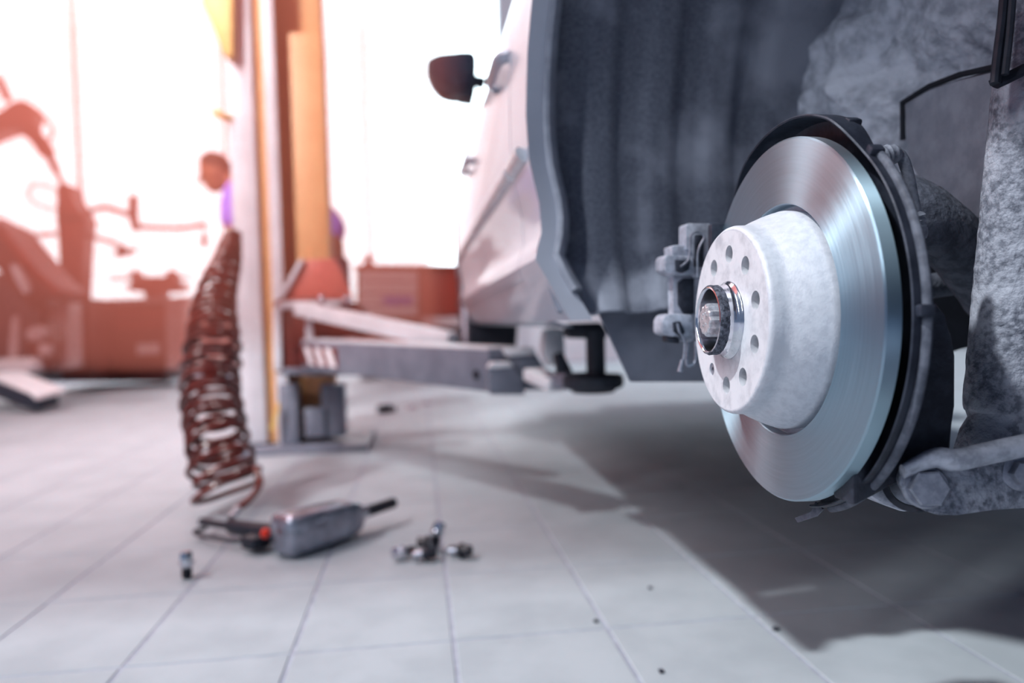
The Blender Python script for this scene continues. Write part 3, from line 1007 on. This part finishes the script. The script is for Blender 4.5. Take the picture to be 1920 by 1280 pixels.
# orange flag sticker at the foot
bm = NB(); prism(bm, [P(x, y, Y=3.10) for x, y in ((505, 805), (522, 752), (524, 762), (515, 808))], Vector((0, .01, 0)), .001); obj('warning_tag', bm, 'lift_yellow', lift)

# ================================================================== AIR HOSE AND TOOLS
ctrl = [(436, 926, 2.10), (420, 882, 2.15), (404, 812, 2.25), (396, 735, 2.36), (398, 650, 2.45), (402, 585, 2.55), (412, 530, 2.65), (426, 488, 2.75), (436, 445, 2.88)]
axp = smooth_path([P(x, y, Y=Y) for x, y, Y in ctrl], 12)
cum = [0]
for p, q in zip(axp, axp[1:]): cum.append(cum[-1] + (q - p).length)
Ltot = cum[-1]
def along(s):
    for k in range(len(cum) - 1):
        if s <= cum[k + 1]:
            f = (s - cum[k]) / max(cum[k + 1] - cum[k], 1e-9)
            return axp[k].lerp(axp[k + 1], f), (axp[min(k + 2, len(axp) - 1)] - axp[max(k - 1, 0)]).normalized()
    return axp[-1], (axp[-1] - axp[-2]).normalized()
turns, per = 36, 22
hose = []
for i in range(turns * per + 1):
    f = i / (turns * per)
    g = f ** .9
    p, t = along(g * Ltot)
    rad = .078 + .012 * max(0, .15 - g) / .15 if g < .45 else .078 - (g - .45) / .55 * .052
    rad *= 1 + .08 * math.sin(i * .13)
    u = Vector((1, 0, 0)); u = (u - t * u.dot(t)).normalized(); w_ = t.cross(u)
    # the last loops sag towards the floor
    tilt = max(0, .16 - f) / .16
    ph = 2 * math.pi * i / per
    q = p + u * (rad * math.cos(ph)) + w_ * (rad * math.sin(ph)) + Vector((0, 0, -.05 * tilt * math.sin(ph) * (-1)))
    q.z = max(q.z, .012)
    hose.append(q)
tail = smooth_path([P(446, 954, Y=1.955), P(468, 936, Y=1.98), P(488, 905, Y=2.03), P(478, 872, Y=2.08)], 6)
bm = NB()
tube(bm, tail[:-1] + [hose[3].lerp(tail[-2], .5)] + hose[3:], .0085, 8)
oh = obj('coiled_air_hose', bm, 'hose_red')
tag(oh, 'dark red coiled air hose hanging beside the lift column', 'air hose')

# impact wrench
B0 = P(541, 1047, Z=0); T0 = P(742, 984, Z=0)
ux = (T0 - B0).normalized(); uy = Vector((-ux.y, ux.x, 0))
wr = thing('impact_wrench', 'grey air impact wrench lying on the tiled floor', 'impact wrench', B0)
def wp(a, s, z): return B0 + ux * a + uy * s + Vector((0, 0, z))
WT = (T0 - B0).length
bm = NB()
secs = [(-.012, .032, .036), (-.004, .040, .044), (.006, .042, .046), (.10, .040, .044), (.17, .037, .040), (.195, .030, .033), (.21, .020, .022)]
rings = []
for a, ra, rb in secs:
    rg = []
    for k in range(28):
        th = 2 * math.pi * k / 28
        cs, sn = math.cos(th), math.sin(th)
        ex = .38
        yy = math.copysign(abs(cs) ** ex, cs) * ra; zz = math.copysign(abs(sn) ** ex, sn) * rb
        rg.append(bm.verts.new(wp(a, .012 + yy, .049 + zz)))
    rings.append(rg)
for A, B in zip(rings, rings[1:]):
    for k in range(28): bm.faces.new((A[k], A[(k + 1) % 28], B[(k + 1) % 28], B[k]))
bm.faces.new(rings[0]); bm.faces.new(rings[-1])
obj('housing', bm, 'tool_grey', wr, smooth=50)
bm = NB(); box(bm, wp(-.010, .012, .049), (.010, .052, .060), frame(wp(0, 0, 0), wp(1, 0, 0)), .004); obj('end_cover', bm, 'tool_grey', wr)
bm = NB(); lathe(bm, [(.018, 0), (.018, .02), (.013, .024), (.012, .03)], 20, M=axis_mat(wp(.205, .012, .05), wp(.4, .012, .055))); obj('nose', bm, 'chrome', wr)
bm = NB(); lathe(bm, [(.011, 0), (.0135, .002), (.0135, .088), (.012, .092), (.008, .092), (.007, .07), (0, .07)], 20, M=axis_mat(wp(.232, .012, .05), wp(.4, .012, .056))); obj('long_socket', bm, 'tool_black', wr)
h0 = wp(.02, .03, .040); h1 = P(378, 972, Y=P(378, 985, Z=.02).y)
h1.z = .030
bm = NB()
hv = h1 - h0
tube(bm, [h0, h0 + hv * .2, h0 + hv * .45, h0 + hv * .62, h0 + hv * .66, h0 + hv * .85, h1], [(.020, .026), (.020, .026), (.017, .022), (.017, .022), (.009, .009), (.009, .009), (.010, .010)], 18)
obj('handle', bm, 'tool_black', wr, smooth=50)
bm = NB()
sd_ = Vector((hv.y, -hv.x, 0)).normalized()
if sd_.y > 0: sd_ = -sd_
tube(bm, smooth_path([h0 + hv * .32 + sd_ * .015, h0 + hv * .36 + sd_ * .05, h0 + hv * .6 + sd_ * .055, h0 + hv * .88 + sd_ * .045, h0 + hv * .92 + sd_ * .006], 6), .0052, 8)
for v in bm.verts: v.co.z = max(v.co.z - .012, .001)
obj('trigger_guard', bm, 'tool_black', wr)
bm = NB(); box(bm, h0 + hv * .22 + sd_ * .030 + Vector((0, 0, -.012)), (.05, .05, .03), rotz(math.atan2(hv.y, hv.x)), .008); obj('valve_block', bm, 'tool_black', wr)
tb = P(498, 999, Y=h0.y - .045)
bm = NB(); lathe(bm, [(.010, -.012), (.010, .004), (.006, .009), (0, .010)], 16, M=axis_mat(tb, tb + Vector((.3, -1, .5)))); obj('trigger', bm, 'red_button', wr, label='orange red push button')
bm = NB(); lathe(bm, [(.008, -.01), (.008, .012), (.011, .013), (.011, .024), (.007, .025), (0, .025)], 12, M=axis_mat(P(437, 966, Y=1.93), P(446, 955, Y=1.95))); obj('hose_coupling', bm, 'bolt_zinc', wr)

# wheel bolts
def wheel_bolt(base, direction, label, group=None, dark=False, L=.018):
    Mb = axis_mat(base, base + direction) @ Matrix.Scale(1.15, 4)
    t = thing('wheel_bolt', label, 'bolt', base, group)
    bm = NB()
    rg = []
    for z, s in ((0, 1), (.014, 1), (.017, .86)):
        rg.append([bm.verts.new((.0115 * s * math.cos(math.pi / 3 * k), .0115 * s * math.sin(math.pi / 3 * k), z)) for k in range(6)])
    for A, B in zip(rg, rg[1:]):
        for k in range(6): bm.faces.new((A[k], A[(k + 1) % 6], B[(k + 1) % 6], B[k]))
    bm.faces.new(rg[-1])
    lathe(bm, [(.0, .0), (.0140, .0), (.0140, -.003), (.0092, -.010)], 24)
    obj('bolt_head', bm, 'tool_black' if dark else 'chrome', t, Mb, smooth=30)
    bm = NB()
    pr = [(.0088, -.006)]
    z = -.010
    while z > -.010 - L:
        pr += [(.0092, z), (.0078, z - .0010)]; z -= .0020
    pr += [(.0070, z), (0, z)]
    lathe(bm, pr, 18)
    obj('thread', bm, 'chrome' if dark else 'tool_black', t, Mb, smooth=30)
    return t
p = P(351, 1084, Z=0)
wheel_bolt(p + Vector((.0, 0, .0345)), Vector((-.02, .10, 1)), 'wheel bolt standing alone on its thread left of the wrench')
def fl(px, py, z=0): q = P(px, py, Z=0); return q + Vector((0, 0, z))
wheel_bolt(fl(752, 1050, .0168), Vector((-1, -.35, .02)), 'wheel bolt at the left end of the small pile', 'wheel bolts in the small pile')
wheel_bolt(fl(802, 1052, .0168), Vector((1, .05, .05)), 'bright wheel bolt lying across the front of the small pile', 'wheel bolts in the small pile', dark=True)
wheel_bolt(fl(800, 1032, .0175), Vector((-1, .4, .05)), 'black headed wheel bolt in the middle of the small pile', 'wheel bolts in the small pile', dark=True)
wheel_bolt(fl(868, 1047, .0170), Vector((.9, -.5, .1)), 'black headed wheel bolt at the right end of the small pile', 'wheel bolts in the small pile', dark=True)
wheel_bolt(fl(822, 1035, .046), Vector((.25, .3, .75)), 'wheel bolt propped upright on top of the small pile', 'wheel bolts in the small pile')
# parts lying further back
q = P(735, 773, Z=0)
t = thing('loose_socket', 'black impact socket lying on the floor beyond the lift arm', 'socket', q)
bm = NB(); lathe(bm, [(.0, -.05), (.02, -.05), (.024, -.045), (.024, .02), (.019, .028), (.019, .05), (.012, .05), (.012, .02), (0, .02)], 20, M=axis_mat(q + Vector((-.03, 0, .024)), q + Vector((.2, .05, .024)))); obj('socket_body', bm, 'tool_black', t)
bm = NB(); lathe(bm, [(.0195, .03), (.021, .031), (.021, .036), (.0195, .037)], 20, M=axis_mat(q + Vector((-.03, 0, .024)), q + Vector((.2, .05, .024)))); obj('socket_collar', bm, 'bolt_zinc', t)
for (x, y, lab) in ((772, 766, 'bright steel ring next to the black socket'), (800, 758, 'bright steel ring lying apart, right of the black socket')):
    q = P(x, y, Z=0)
    bm = NB(); pts = [q + Vector((.028 * math.cos(k * math.pi / 10), .028 * math.sin(k * math.pi / 10), .007)) for k in range(20)]
    tube(bm, pts, .007, 8, closed=True)
    tag(obj('steel_ring', bm, 'chrome'), lab, 'ring', 'steel rings on the floor')
# grit on the floor
for k, (x, y, r, lab) in enumerate(((1118, 1166, .0045, 'dark crumb of grit lying on a tile joint corner'), (1219, 1103, .004, 'small dark crumb of grit on the sunlit tiles'), (1455, 1181, .0055, 'dark crumb of grit at the edge of the shadow'), (1240, 1260, .0045, 'flat dark crumb of grit nearest the camera'))):
    bm = NB(); bmesh.ops.create_icosphere(bm, subdivisions=2, radius=r)
    for v in bm.verts:
        v.co *= 1 + .5 * noise.noise(v.co * 300 + Vector((k, 0, 0))); v.co.z *= .6
    q = P(x, y, Z=0)
    bmesh.ops.translate(bm, vec=q + Vector((0, 0, r * .45)), verts=bm.verts[:])
    tag(obj('grit_crumb', bm, 'steel_dark'), lab, 'grit', 'grit on the floor')

# ================================================================== BACKGROUND
# tool cabinet
YT = 7.2
tc_ = thing('tool_cabinet', 'dark red drawer cabinet between two pale side panels', 'tool cabinet', P(220, 702, Z=0))
def part(par, name, px, Y, d, m, bev=.006, r=0): return obj(name, slab(px, Y, d, bev, round_=r), m, par)
part(tc_, 'carcass', [(128, 576), (312, 566), (312, 716), (130, 716)], YT + .02, .5, 'red_dark')
for k in range(6):
    y0, y1 = 580 + k * 20.3, 597 + k * 20.3
    dr = part(tc_, 'drawer', [(134, y0), (308, y0 - 4), (308, y1 - 4), (134, y1)], YT, .03, 'red_machine' if k < 2 else 'red_dark')
    part(dr, 'drawer_pull', [(136, y0 + 1), (306, y0 - 3), (306, y0), (136, y0 + 4)], YT - .02, .03, 'red_dark', .003)
part(tc_, 'side_panel', [(92, 572), (130, 570), (130, 700), (94, 702)], YT - .04, .5, 'cabinet_pale')
part(tc_, 'side_panel', [(310, 560), (346, 558), (346, 690), (312, 694)], YT - .04, .5, 'cabinet_pale')
part(tc_, 'cabinet_top', [(88, 566), (350, 556), (350, 562), (88, 574)], YT - .06, .56, 'cabinet_pale')
part(tc_, 'label_plate', [(256, 645), (298, 643), (298, 663), (256, 665)], YT - .03, .02, 'stripe_white', .004)
pc_ = thing('press_tool', 'dark red bench tool standing on the pale cabinet top', 'bench tool', P(285, 558, Y=YT + .2))
part(pc_, 'tool_base', [(270, 544), (305, 544), (305, 558), (270, 558)], YT + .1, .2, 'red_machine')
part(pc_, 'tool_tray', [(230, 540), (246, 530), (330, 528), (344, 540), (320, 546), (250, 546)], YT + .06, .3, 'red_machine')
part(pc_, 'tool_head', [(242, 506), (252, 506), (258, 522), (310, 520), (314, 506), (322, 506), (330, 530), (246, 530)], YT + .12, .2, 'red_machine')
bm = NB(); tube(bm, [P(205, 522, Y=YT + .2), P(360, 520, Y=YT + .2)], .014, 8); obj('tool_rod', bm, 'red_machine', pc_)

# tyre changer with swing arms
YM = 6.6
tm = thing('tyre_changer', 'red tyre changer column with swinging helper arms', 'tyre changer', P(130, 730, Z=0))
part(tm, 'column', [(108, 420), (158, 420), (152, 520), (150, 560), (114, 560), (112, 520)], YM, .22, 'red_machine')
part(tm, 'column_head', [(106, 350), (118, 342), (132, 348), (134, 372), (150, 394), (160, 410), (158, 424), (106, 424)], YM - .01, .24, 'red_machine')
part(tm, 'column_band', [(106, 404), (158, 404), (158, 412), (106, 412)], YM - .03, .04, 'red_dark', .002)
part(tm, 'machine_body', [(96, 560), (170, 560), (170, 716), (96, 716)], YM, .5, 'red_dark')
bm = NB(); tube(bm, smooth_path([P(158, 404, Y=YM + .1), P(180, 392, Y=YM + .1), P(200, 389, Y=YM + .1), P(222, 396, Y=YM + .1), P(246, 404, Y=YM + .1)], 6), .022, 10); obj('swing_arm', bm, 'red_machine', tm)
bm = NB(); tube(bm, [P(250, 368, Y=YM + .1), P(250, 406, Y=YM + .1), P(256, 432, Y=YM + .1)], [.036, .036, .03], 12); obj('arm_joint', bm, 'red_machine', tm)
bm = NB(); tube(bm, smooth_path([P(254, 424, Y=YM + .1), P(300, 427, Y=YM + .1), P(345, 427, Y=YM + .1), P(386, 420, Y=YM + .1)], 6), .020, 10); obj('swing_arm', bm, 'red_machine', tm)
bm = NB(); tube(bm, [P(383, 416, Y=YM + .1), P(383, 436, Y=YM + .1), P(383, 446, Y=YM + .1), P(383, 456, Y=YM + .1), P(382, 464, Y=YM + .1)], [.012, .008, .024, .026, .008], 10); obj('arm_tip', bm, 'red_machine', tm)
bm = NB(); tube(bm, smooth_path([P(156, 438, Y=YM + .05), P(190, 448, Y=YM + .05), P(220, 458, Y=YM + .05), P(236, 468, Y=YM + .05)], 5), .018, 10); obj('press_arm', bm, 'red_machine', tm)
part(tm, 'press_foot', [(208, 478), (222, 464), (256, 466), (236, 474), (226, 478)], YM, .12, 'red_machine')
bm = NB(); tube(bm, [P(0, 446, Y=YM + .2), P(110, 438, Y=YM + .2)], .018, 10); obj('side_rod', bm, 'red_machine', tm)
bm = NB(); tube(bm, smooth_path([P(118, 346, Y=YM), P(104, 318, Y=YM), P(90, 288, Y=YM), P(66, 255, Y=YM), P(44, 225, Y=YM)], 5), [.018] * 5 + [.03] * 5 + [.055] * 6 + [.07] * 5, 12); obj('tilt_arm', bm, 'red_machine', tm)
part(tm, 'tilt_head', [(0, 208), (20, 192), (42, 186), (64, 206), (58, 226), (40, 244), (14, 240), (-30, 262), (-40, 230)], YM - .05, .2, 'red_machine', .01)
bm = NB(); tube(bm, smooth_path([P(16, 188, Y=YM), P(6, 168, Y=YM), P(-4, 146, Y=YM)], 4), .03, 10); obj('tilt_rod', bm, 'red_machine', tm)
bm = NB(); tube(bm, smooth_path([P(62, 204, Y=YM), P(88, 226, Y=YM), P(100, 246, Y=YM), P(92, 264, Y=YM), P(82, 270, Y=YM)], 5), .012, 8); obj('tilt_hose', bm, 'red_machine', tm)
bm = NB(); tube(bm, smooth_path([P(108, 356, Y=YM + .1), P(70, 345, Y=YM + .1), P(54, 360, Y=YM + .1), P(66, 382, Y=YM + .1), P(106, 394, Y=YM + .1)], 5), .009, 8); obj('air_line', bm, 'cabinet_pale', tm)

# wheel balancer at the far left
YW = 5.6
wb = thing('wheel_balancer', 'dark wheel balancer with sloping hood at the left edge', 'wheel balancer', P(10, 750, Z=0))
part(wb, 'hood', [(-60, 400), (0, 428), (40, 480), (75, 520), (110, 548), (110, 560), (40, 560), (0, 500), (-60, 470)], YW, .40, 'red_dark', .02)
part(wb, 'hood_edge', [(-60, 392), (0, 420), (44, 474), (80, 516), (112, 544), (108, 552), (70, 524), (34, 484), (-4, 434), (-60, 404)], YW - .02, .44, 'red_machine', .006)
part(wb, 'body', [(-90, 500), (40, 520), (60, 600), (56, 720), (-90, 738)], YW + .05, .5, 'trim_dark', .02)
part(wb, 'shaft_housing', [(48, 612), (86, 606), (94, 640), (90, 690), (52, 694)], YW + .02, .2, 'red_dark', .01)
part(wb, 'control_knob', [(46, 624), (60, 612), (80, 612), (86, 626), (74, 638), (52, 638)], YW - .02, .06, 'cabinet_pale', .01, 2)
part(wb, 'control_knob', [(72, 648), (82, 644), (92, 650), (92, 662), (82, 668), (72, 660)], YW - .02, .06, 'cabinet_pale', .006, 2)
part(wb, 'chrome_tube', [(18, 500), (30, 498), (52, 536), (50, 548), (40, 546)], YW - .06, .06, 'stripe_white', .01, 2)
part(wb, 'hub_cap', [(20, 600), (32, 596), (34, 640), (26, 680), (16, 684)], YW - .02, .06, 'cabinet_pale', .01, 2)
part(wb, 'motor_cover', [(60, 568), (126, 566), (128, 690), (100, 696), (96, 610), (64, 604)], YW + .3, .25, 'cabinet_pale', .01)
# ramp
rp = thing('floor_ramp', 'pale sloping steel ramp plate on the floor beside the balancer', 'ramp', P(50, 745, Z=0))
bm = NB()
f0, f1 = P(-20, 752, Z=0), P(70, 740, Z=0)
prism(bm, [P(-30, 700, Y=5.5), P(40, 694, Y=5.5), P(122, 728, Y=5.3), P(70, 741, Y=5.1)], Vector((0, 0, -.03)), .006)
obj('ramp_plate', bm, 'stripe_white', rp)
bm = NB(); prism(bm, [P(-40, 706, Y=5.45), P(66, 742, Y=5.12), P(110, 732, Y=5.3), P(20, 704, Y=5.5)], Vector((0, 0, -.10)), .004)
obj('ramp_underside', bm, 'trim_dark', rp)
bm = NB(); box(bm, P(40, 684, Y=5.6), (.26, .2, .1), bev=.03); obj('ramp_hinge', bm, 'stripe_white', rp)

# workbench behind the arm
YN = 7.0
wk = thing('workbench', 'red workbench with pale drawers between the lift and the car', 'workbench', P(770, 690, Z=0))
part(wk, 'bench_top', [(664, 496), (868, 496), (868, 504), (664, 504)], YN - .05, .6, 'red_machine')
part(wk, 'carcass', [(668, 504), (866, 504), (866, 704), (668, 704)], YN + .03, .5, 'red_dark')
for k in range(4):
    y0 = 507 + k * 22
    part(wk, 'drawer', [(674, y0), (783, y0), (783, y0 + 19), (674, y0 + 19)], YN, .04, 'stripe_white', .004)
part(wk, 'drawer_label', [(716, 556), (774, 556), (774, 570), (722, 572)], YN - .02, .02, 'blue_label', .003)
part(wk, 'door', [(790, 508), (860, 508), (860, 590), (790, 590)], YN, .04, 'red_machine', .006)
part(wk, 'shelf', [(790, 594), (864, 594), (864, 612), (790, 612)], YN - .04, .06, 'cabinet_pale', .004)
part(wk, 'side_post', [(862, 400), (872, 400), (876, 600), (866, 600)], YN - .3, .06, 'red_machine', .004)
t = thing('small_vice', 'small red clamp on the left end of the workbench top', 'clamp', P(690, 496, Y=YN + .2))
part(t, 'clamp_jaw', [(684, 478), (698, 478), (696, 488), (702, 496), (680, 496), (686, 488)], YN + .1, .1, 'red_machine', .004)
bm = NB(); tube(bm, [P(676, 484, Y=YN + .14), P(706, 482, Y=YN + .14)], .01, 8); obj('clamp_screw', bm, 'chrome', t)

# ------------------------------------------------------------------ mechanic behind the column
YH = 4.8
per_ = thing('person', 'person in a violet shirt bending forward behind the lift column', 'person', P(600, 765, Z=0))
def J(px, py, dy=0): return P(px, py, Y=YH + dy)
ftz = Vector((0, 0, 0))
hipc = J(612, 458); 
ankR = P(596, 748, Y=YH - .10); ankR.z = .09
ankL = P(606, 748, Y=YH + .12); ankL.z = .09
V = {
 'pel': (J(628, 474), .165), 'spine': (J(588, 412), .175), 'pel2': (J(614, 505), .13), 'chest': (J(500, 380), .145), 'neckb': (J(450, 356), .075), 'neck': (J(428, 340), .055), 'head': (J(412, 326), .06),
 'shR': (J(441, 368, -.19), .080), 'elR': (J(436, 434, -.22), .052), 'wrR': (J(446, 482, -.20), .033),
 'shL': (J(446, 370, .19), .075), 'elL': (J(440, 436, .22), .05), 'wrL': (J(450, 484, .2), .033),
 'hpR': (J(610, 520, -.10), .105), 'knR': (J(590, 600, -.12), .068), 'anR': (ankR, .045), 'toR': (ankR + Vector((-.16, 0, -.055)), .038),
 'hpL': (J(614, 520, .10), .105), 'knL': (J(598, 600, .12), .068), 'anL': (ankL, .045), 'toL': (ankL + Vector((-.16, 0, -.055)), .038),
}
E = [('pel', 'spine'), ('spine', 'chest'), ('chest', 'neckb'), ('neckb', 'neck'), ('neck', 'head'),
     ('chest', 'shR'), ('shR', 'elR'), ('elR', 'wrR'), ('chest', 'shL'), ('shL', 'elL'), ('elL', 'wrL'),
     ('pel', 'pel2'), ('pel2', 'hpR'), ('hpR', 'knR'), ('knR', 'anR'), ('anR', 'toR'), ('pel2', 'hpL'), ('hpL', 'knL'), ('knL', 'anL'), ('anL', 'toL')]
# hands: palm and five fingers each
for s, sg in (('R', -1), ('L', 1)):
    w0 = V['wr' + s][0]; e0 = V['el' + s][0]
    d = (w0 - e0).normalized()
    pal = w0 + d * .06
    V['pa' + s] = (pal, .030); E.append(('wr' + s, 'pa' + s))
    side_ = Vector((0, 1, 0))
    for n_, (off, ln2) in enumerate(((-.030, .060), (-.011, .075), (.009, .080), (.028, .070))):
        a1_ = pal + side_ * off + d * .035; a2_ = a1_ + d * ln2 * .5 + Vector((0, 0, -.008)); a3_ = a2_ + d * ln2 * .4 + Vector((0, 0, -.022))
        for q_, pt_, r_ in (('a', a1_, .010), ('b', a2_, .009), ('c', a3_, .008)):
            V[f'{s}{n_}{q_}'] = (pt_, r_)
        E += [('pa' + s, f'{s}{n_}a'), (f'{s}{n_}a', f'{s}{n_}b'), (f'{s}{n_}b', f'{s}{n_}c')]
    th1 = w0 + d * .035 + side_ * (-sg) * .035; th2 = th1 + d * .035 + side_ * (-sg) * .012
    V[f'{s}tb'] = (th1, .011); V[f'{s}tc'] = (th2, .009)
    E += [('wr' + s, f'{s}tb'), (f'{s}tb', f'{s}tc')]


def skinned(name, keys, mname, parent, grow=0.0, label=None, root='pel'):
    ks = [k for k in V if k in keys]
    idx = {k: i for i, k in enumerate(ks)}
    me = bpy.data.meshes.new(name)
    me.from_pydata([V[k][0] for k in ks], [(idx[a], idx[b]) for a, b in E if a in idx and b in idx], [])
    o = bpy.data.objects.new(name, me); link(o, parent)
    mo = o.modifiers.new('skin', 'SKIN')
    for k in ks:
        r = V[k][1] + grow
        sv = me.skin_vertices[0].data[idx[k]]
        sv.radius = (r, r); sv.use_root = (k == root)
    o.modifiers.new('sub', 'SUBSURF').levels = 2
    o.modifiers['sub'].render_levels = 2
    mo.use_smooth_shade = True
    dg = bpy.context.evaluated_depsgraph_get()
    me2 = bpy.data.meshes.new_from_object(o.evaluated_get(dg))
    me2.materials.clear(); me2.materials.append(MATS[mname])
    o.modifiers.clear(); o.data = me2
    me2.polygons.foreach_set('use_smooth', [True] * len(me2.polygons))
    if label: o['label'] = label
    return o
body = skinned('body', set(V), 'skin', per_)
bm = NB(); bm.from_mesh(body.data)
HCN = J(405, 321)
Mh = Matrix.Translation(HCN) @ Matrix.Rotation(math.radians(-22), 4, 'Y')
bmesh.ops.create_uvsphere(bm, u_segments=28, v_segments=20, radius=1, matrix=Mh @ Matrix.Diagonal((.090, .078, .112, 1)))
bmesh.ops.create_uvsphere(bm, u_segments=20, v_segments=14, radius=1, matrix=Mh @ Matrix.Translation((-.035, 0, -.060)) @ Matrix.Diagonal((.058, .055, .060, 1)))
bm.to_mesh(body.data); bm.free()
rm = body.modifiers.new('remesh', 'REMESH'); rm.mode = 'VOXEL'; rm.voxel_size = .0075; rm.use_smooth_shade = True
dg = bpy.context.evaluated_depsgraph_get()
me2 = bpy.data.meshes.new_from_object(body.evaluated_get(dg)); body.modifiers.clear(); body.data = me2
me2.materials.clear(); me2.materials.append(MATS['skin'])
skinned('shirt', {'pel', 'spine', 'chest', 'neckb', 'shR', 'elR', 'shL', 'elL'}, 'shirt', per_, .016, 'violet shirt')
skinned('trousers', {'pel2', 'hpR', 'knR', 'anR', 'hpL', 'knL', 'anL'}, 'trousers', per_, .012, root='pel2')
bm = NB(); bmesh.ops.create_uvsphere(bm, u_segments=28, v_segments=20, radius=1)
bmesh.ops.delete(bm, geom=[v for v in bm.verts if v.co.z < .12 - .75 * v.co.x], context='VERTS')
bmesh.ops.solidify(bm, geom=bm.faces[:], thickness=.08)
obj('hair', bm, 'hair', per_, Mh @ Matrix.Diagonal((.100, .088, .121, 1)), smooth=70)
bm = NB(); tube(bm, [(-.085, 0, .01), (-.112, 0, -.018), (-.088, 0, -.030)], [.010, .017, .010], 10); obj('nose', bm, 'skin', per_, Mh)
for q in (-1, 1):
    bm = NB(); bmesh.ops.create_uvsphere(bm, u_segments=12, v_segments=8, radius=.012, matrix=Matrix.Translation((-.079, q * .032, .008))); obj('eye', bm, 'black', per_, Mh)
    bm = NB(); bmesh.ops.create_uvsphere(bm, u_segments=12, v_segments=8, radius=.03, matrix=Matrix.Translation((.01, q * .080, -.01)) @ Matrix.Diagonal((.7, .3, 1.1, 1))); obj('ear', bm, 'skin', per_, Mh)
bm = NB(); tube(bm, [(-.078, -.024, -.062), (-.092, 0, -.064), (-.078, .024, -.062)], .006, 8); obj('mouth', bm, 'red_dark', per_, Mh)
for s in ('R', 'L'):
    a_k = V['an' + s][0]
    bm = NB(); box(bm, (a_k.x - .07, a_k.y, .045), (.28, .10, .09), bev=.03, seg=3); obj('shoe', bm, 'black', per_)


# ------------------------------------------------------------------ volume added to imitate the warm light leak over the left bay
bm = NB()
prism(bm, [(-6.0, 1.3, .52), (-6.0, 8.45, .03), (-6.0, 8.45, 3.6), (-6.0, 1.3, 3.6)], Vector((6.1, 0, 0)))
m = bpy.data.materials.new('glow_haze'); m.use_nodes = True
nt = m.node_tree; N = nt.nodes; L = nt.links
for n in list(N):
    if n.type == 'BSDF_PRINCIPLED': N.remove(n)
pv = N.new('ShaderNodeVolumeScatter')
HC = (1.0, .24, .17, 1)
pv.inputs['Color'].default_value = HC
pv.inputs['Density'].default_value = .25
pv.inputs['Anisotropy'].default_value = .5
va = N.new('ShaderNodeVolumeAbsorption'); va.inputs['Color'].default_value = HC; va.inputs['Density'].default_value = .25
ad = N.new('ShaderNodeAddShader'); L.new(pv.outputs[0], ad.inputs[0]); L.new(va.outputs[0], ad.inputs[1])
L.new(ad.outputs[0], N['Material Output'].inputs['Volume'])
MATS['glow_haze'] = m
hz = obj('glow_haze', bm, 'glow_haze', smooth=0)
tag(hz, 'warm orange light-leak glow added as a volume left of the car', 'glow_haze', kind='stuff')
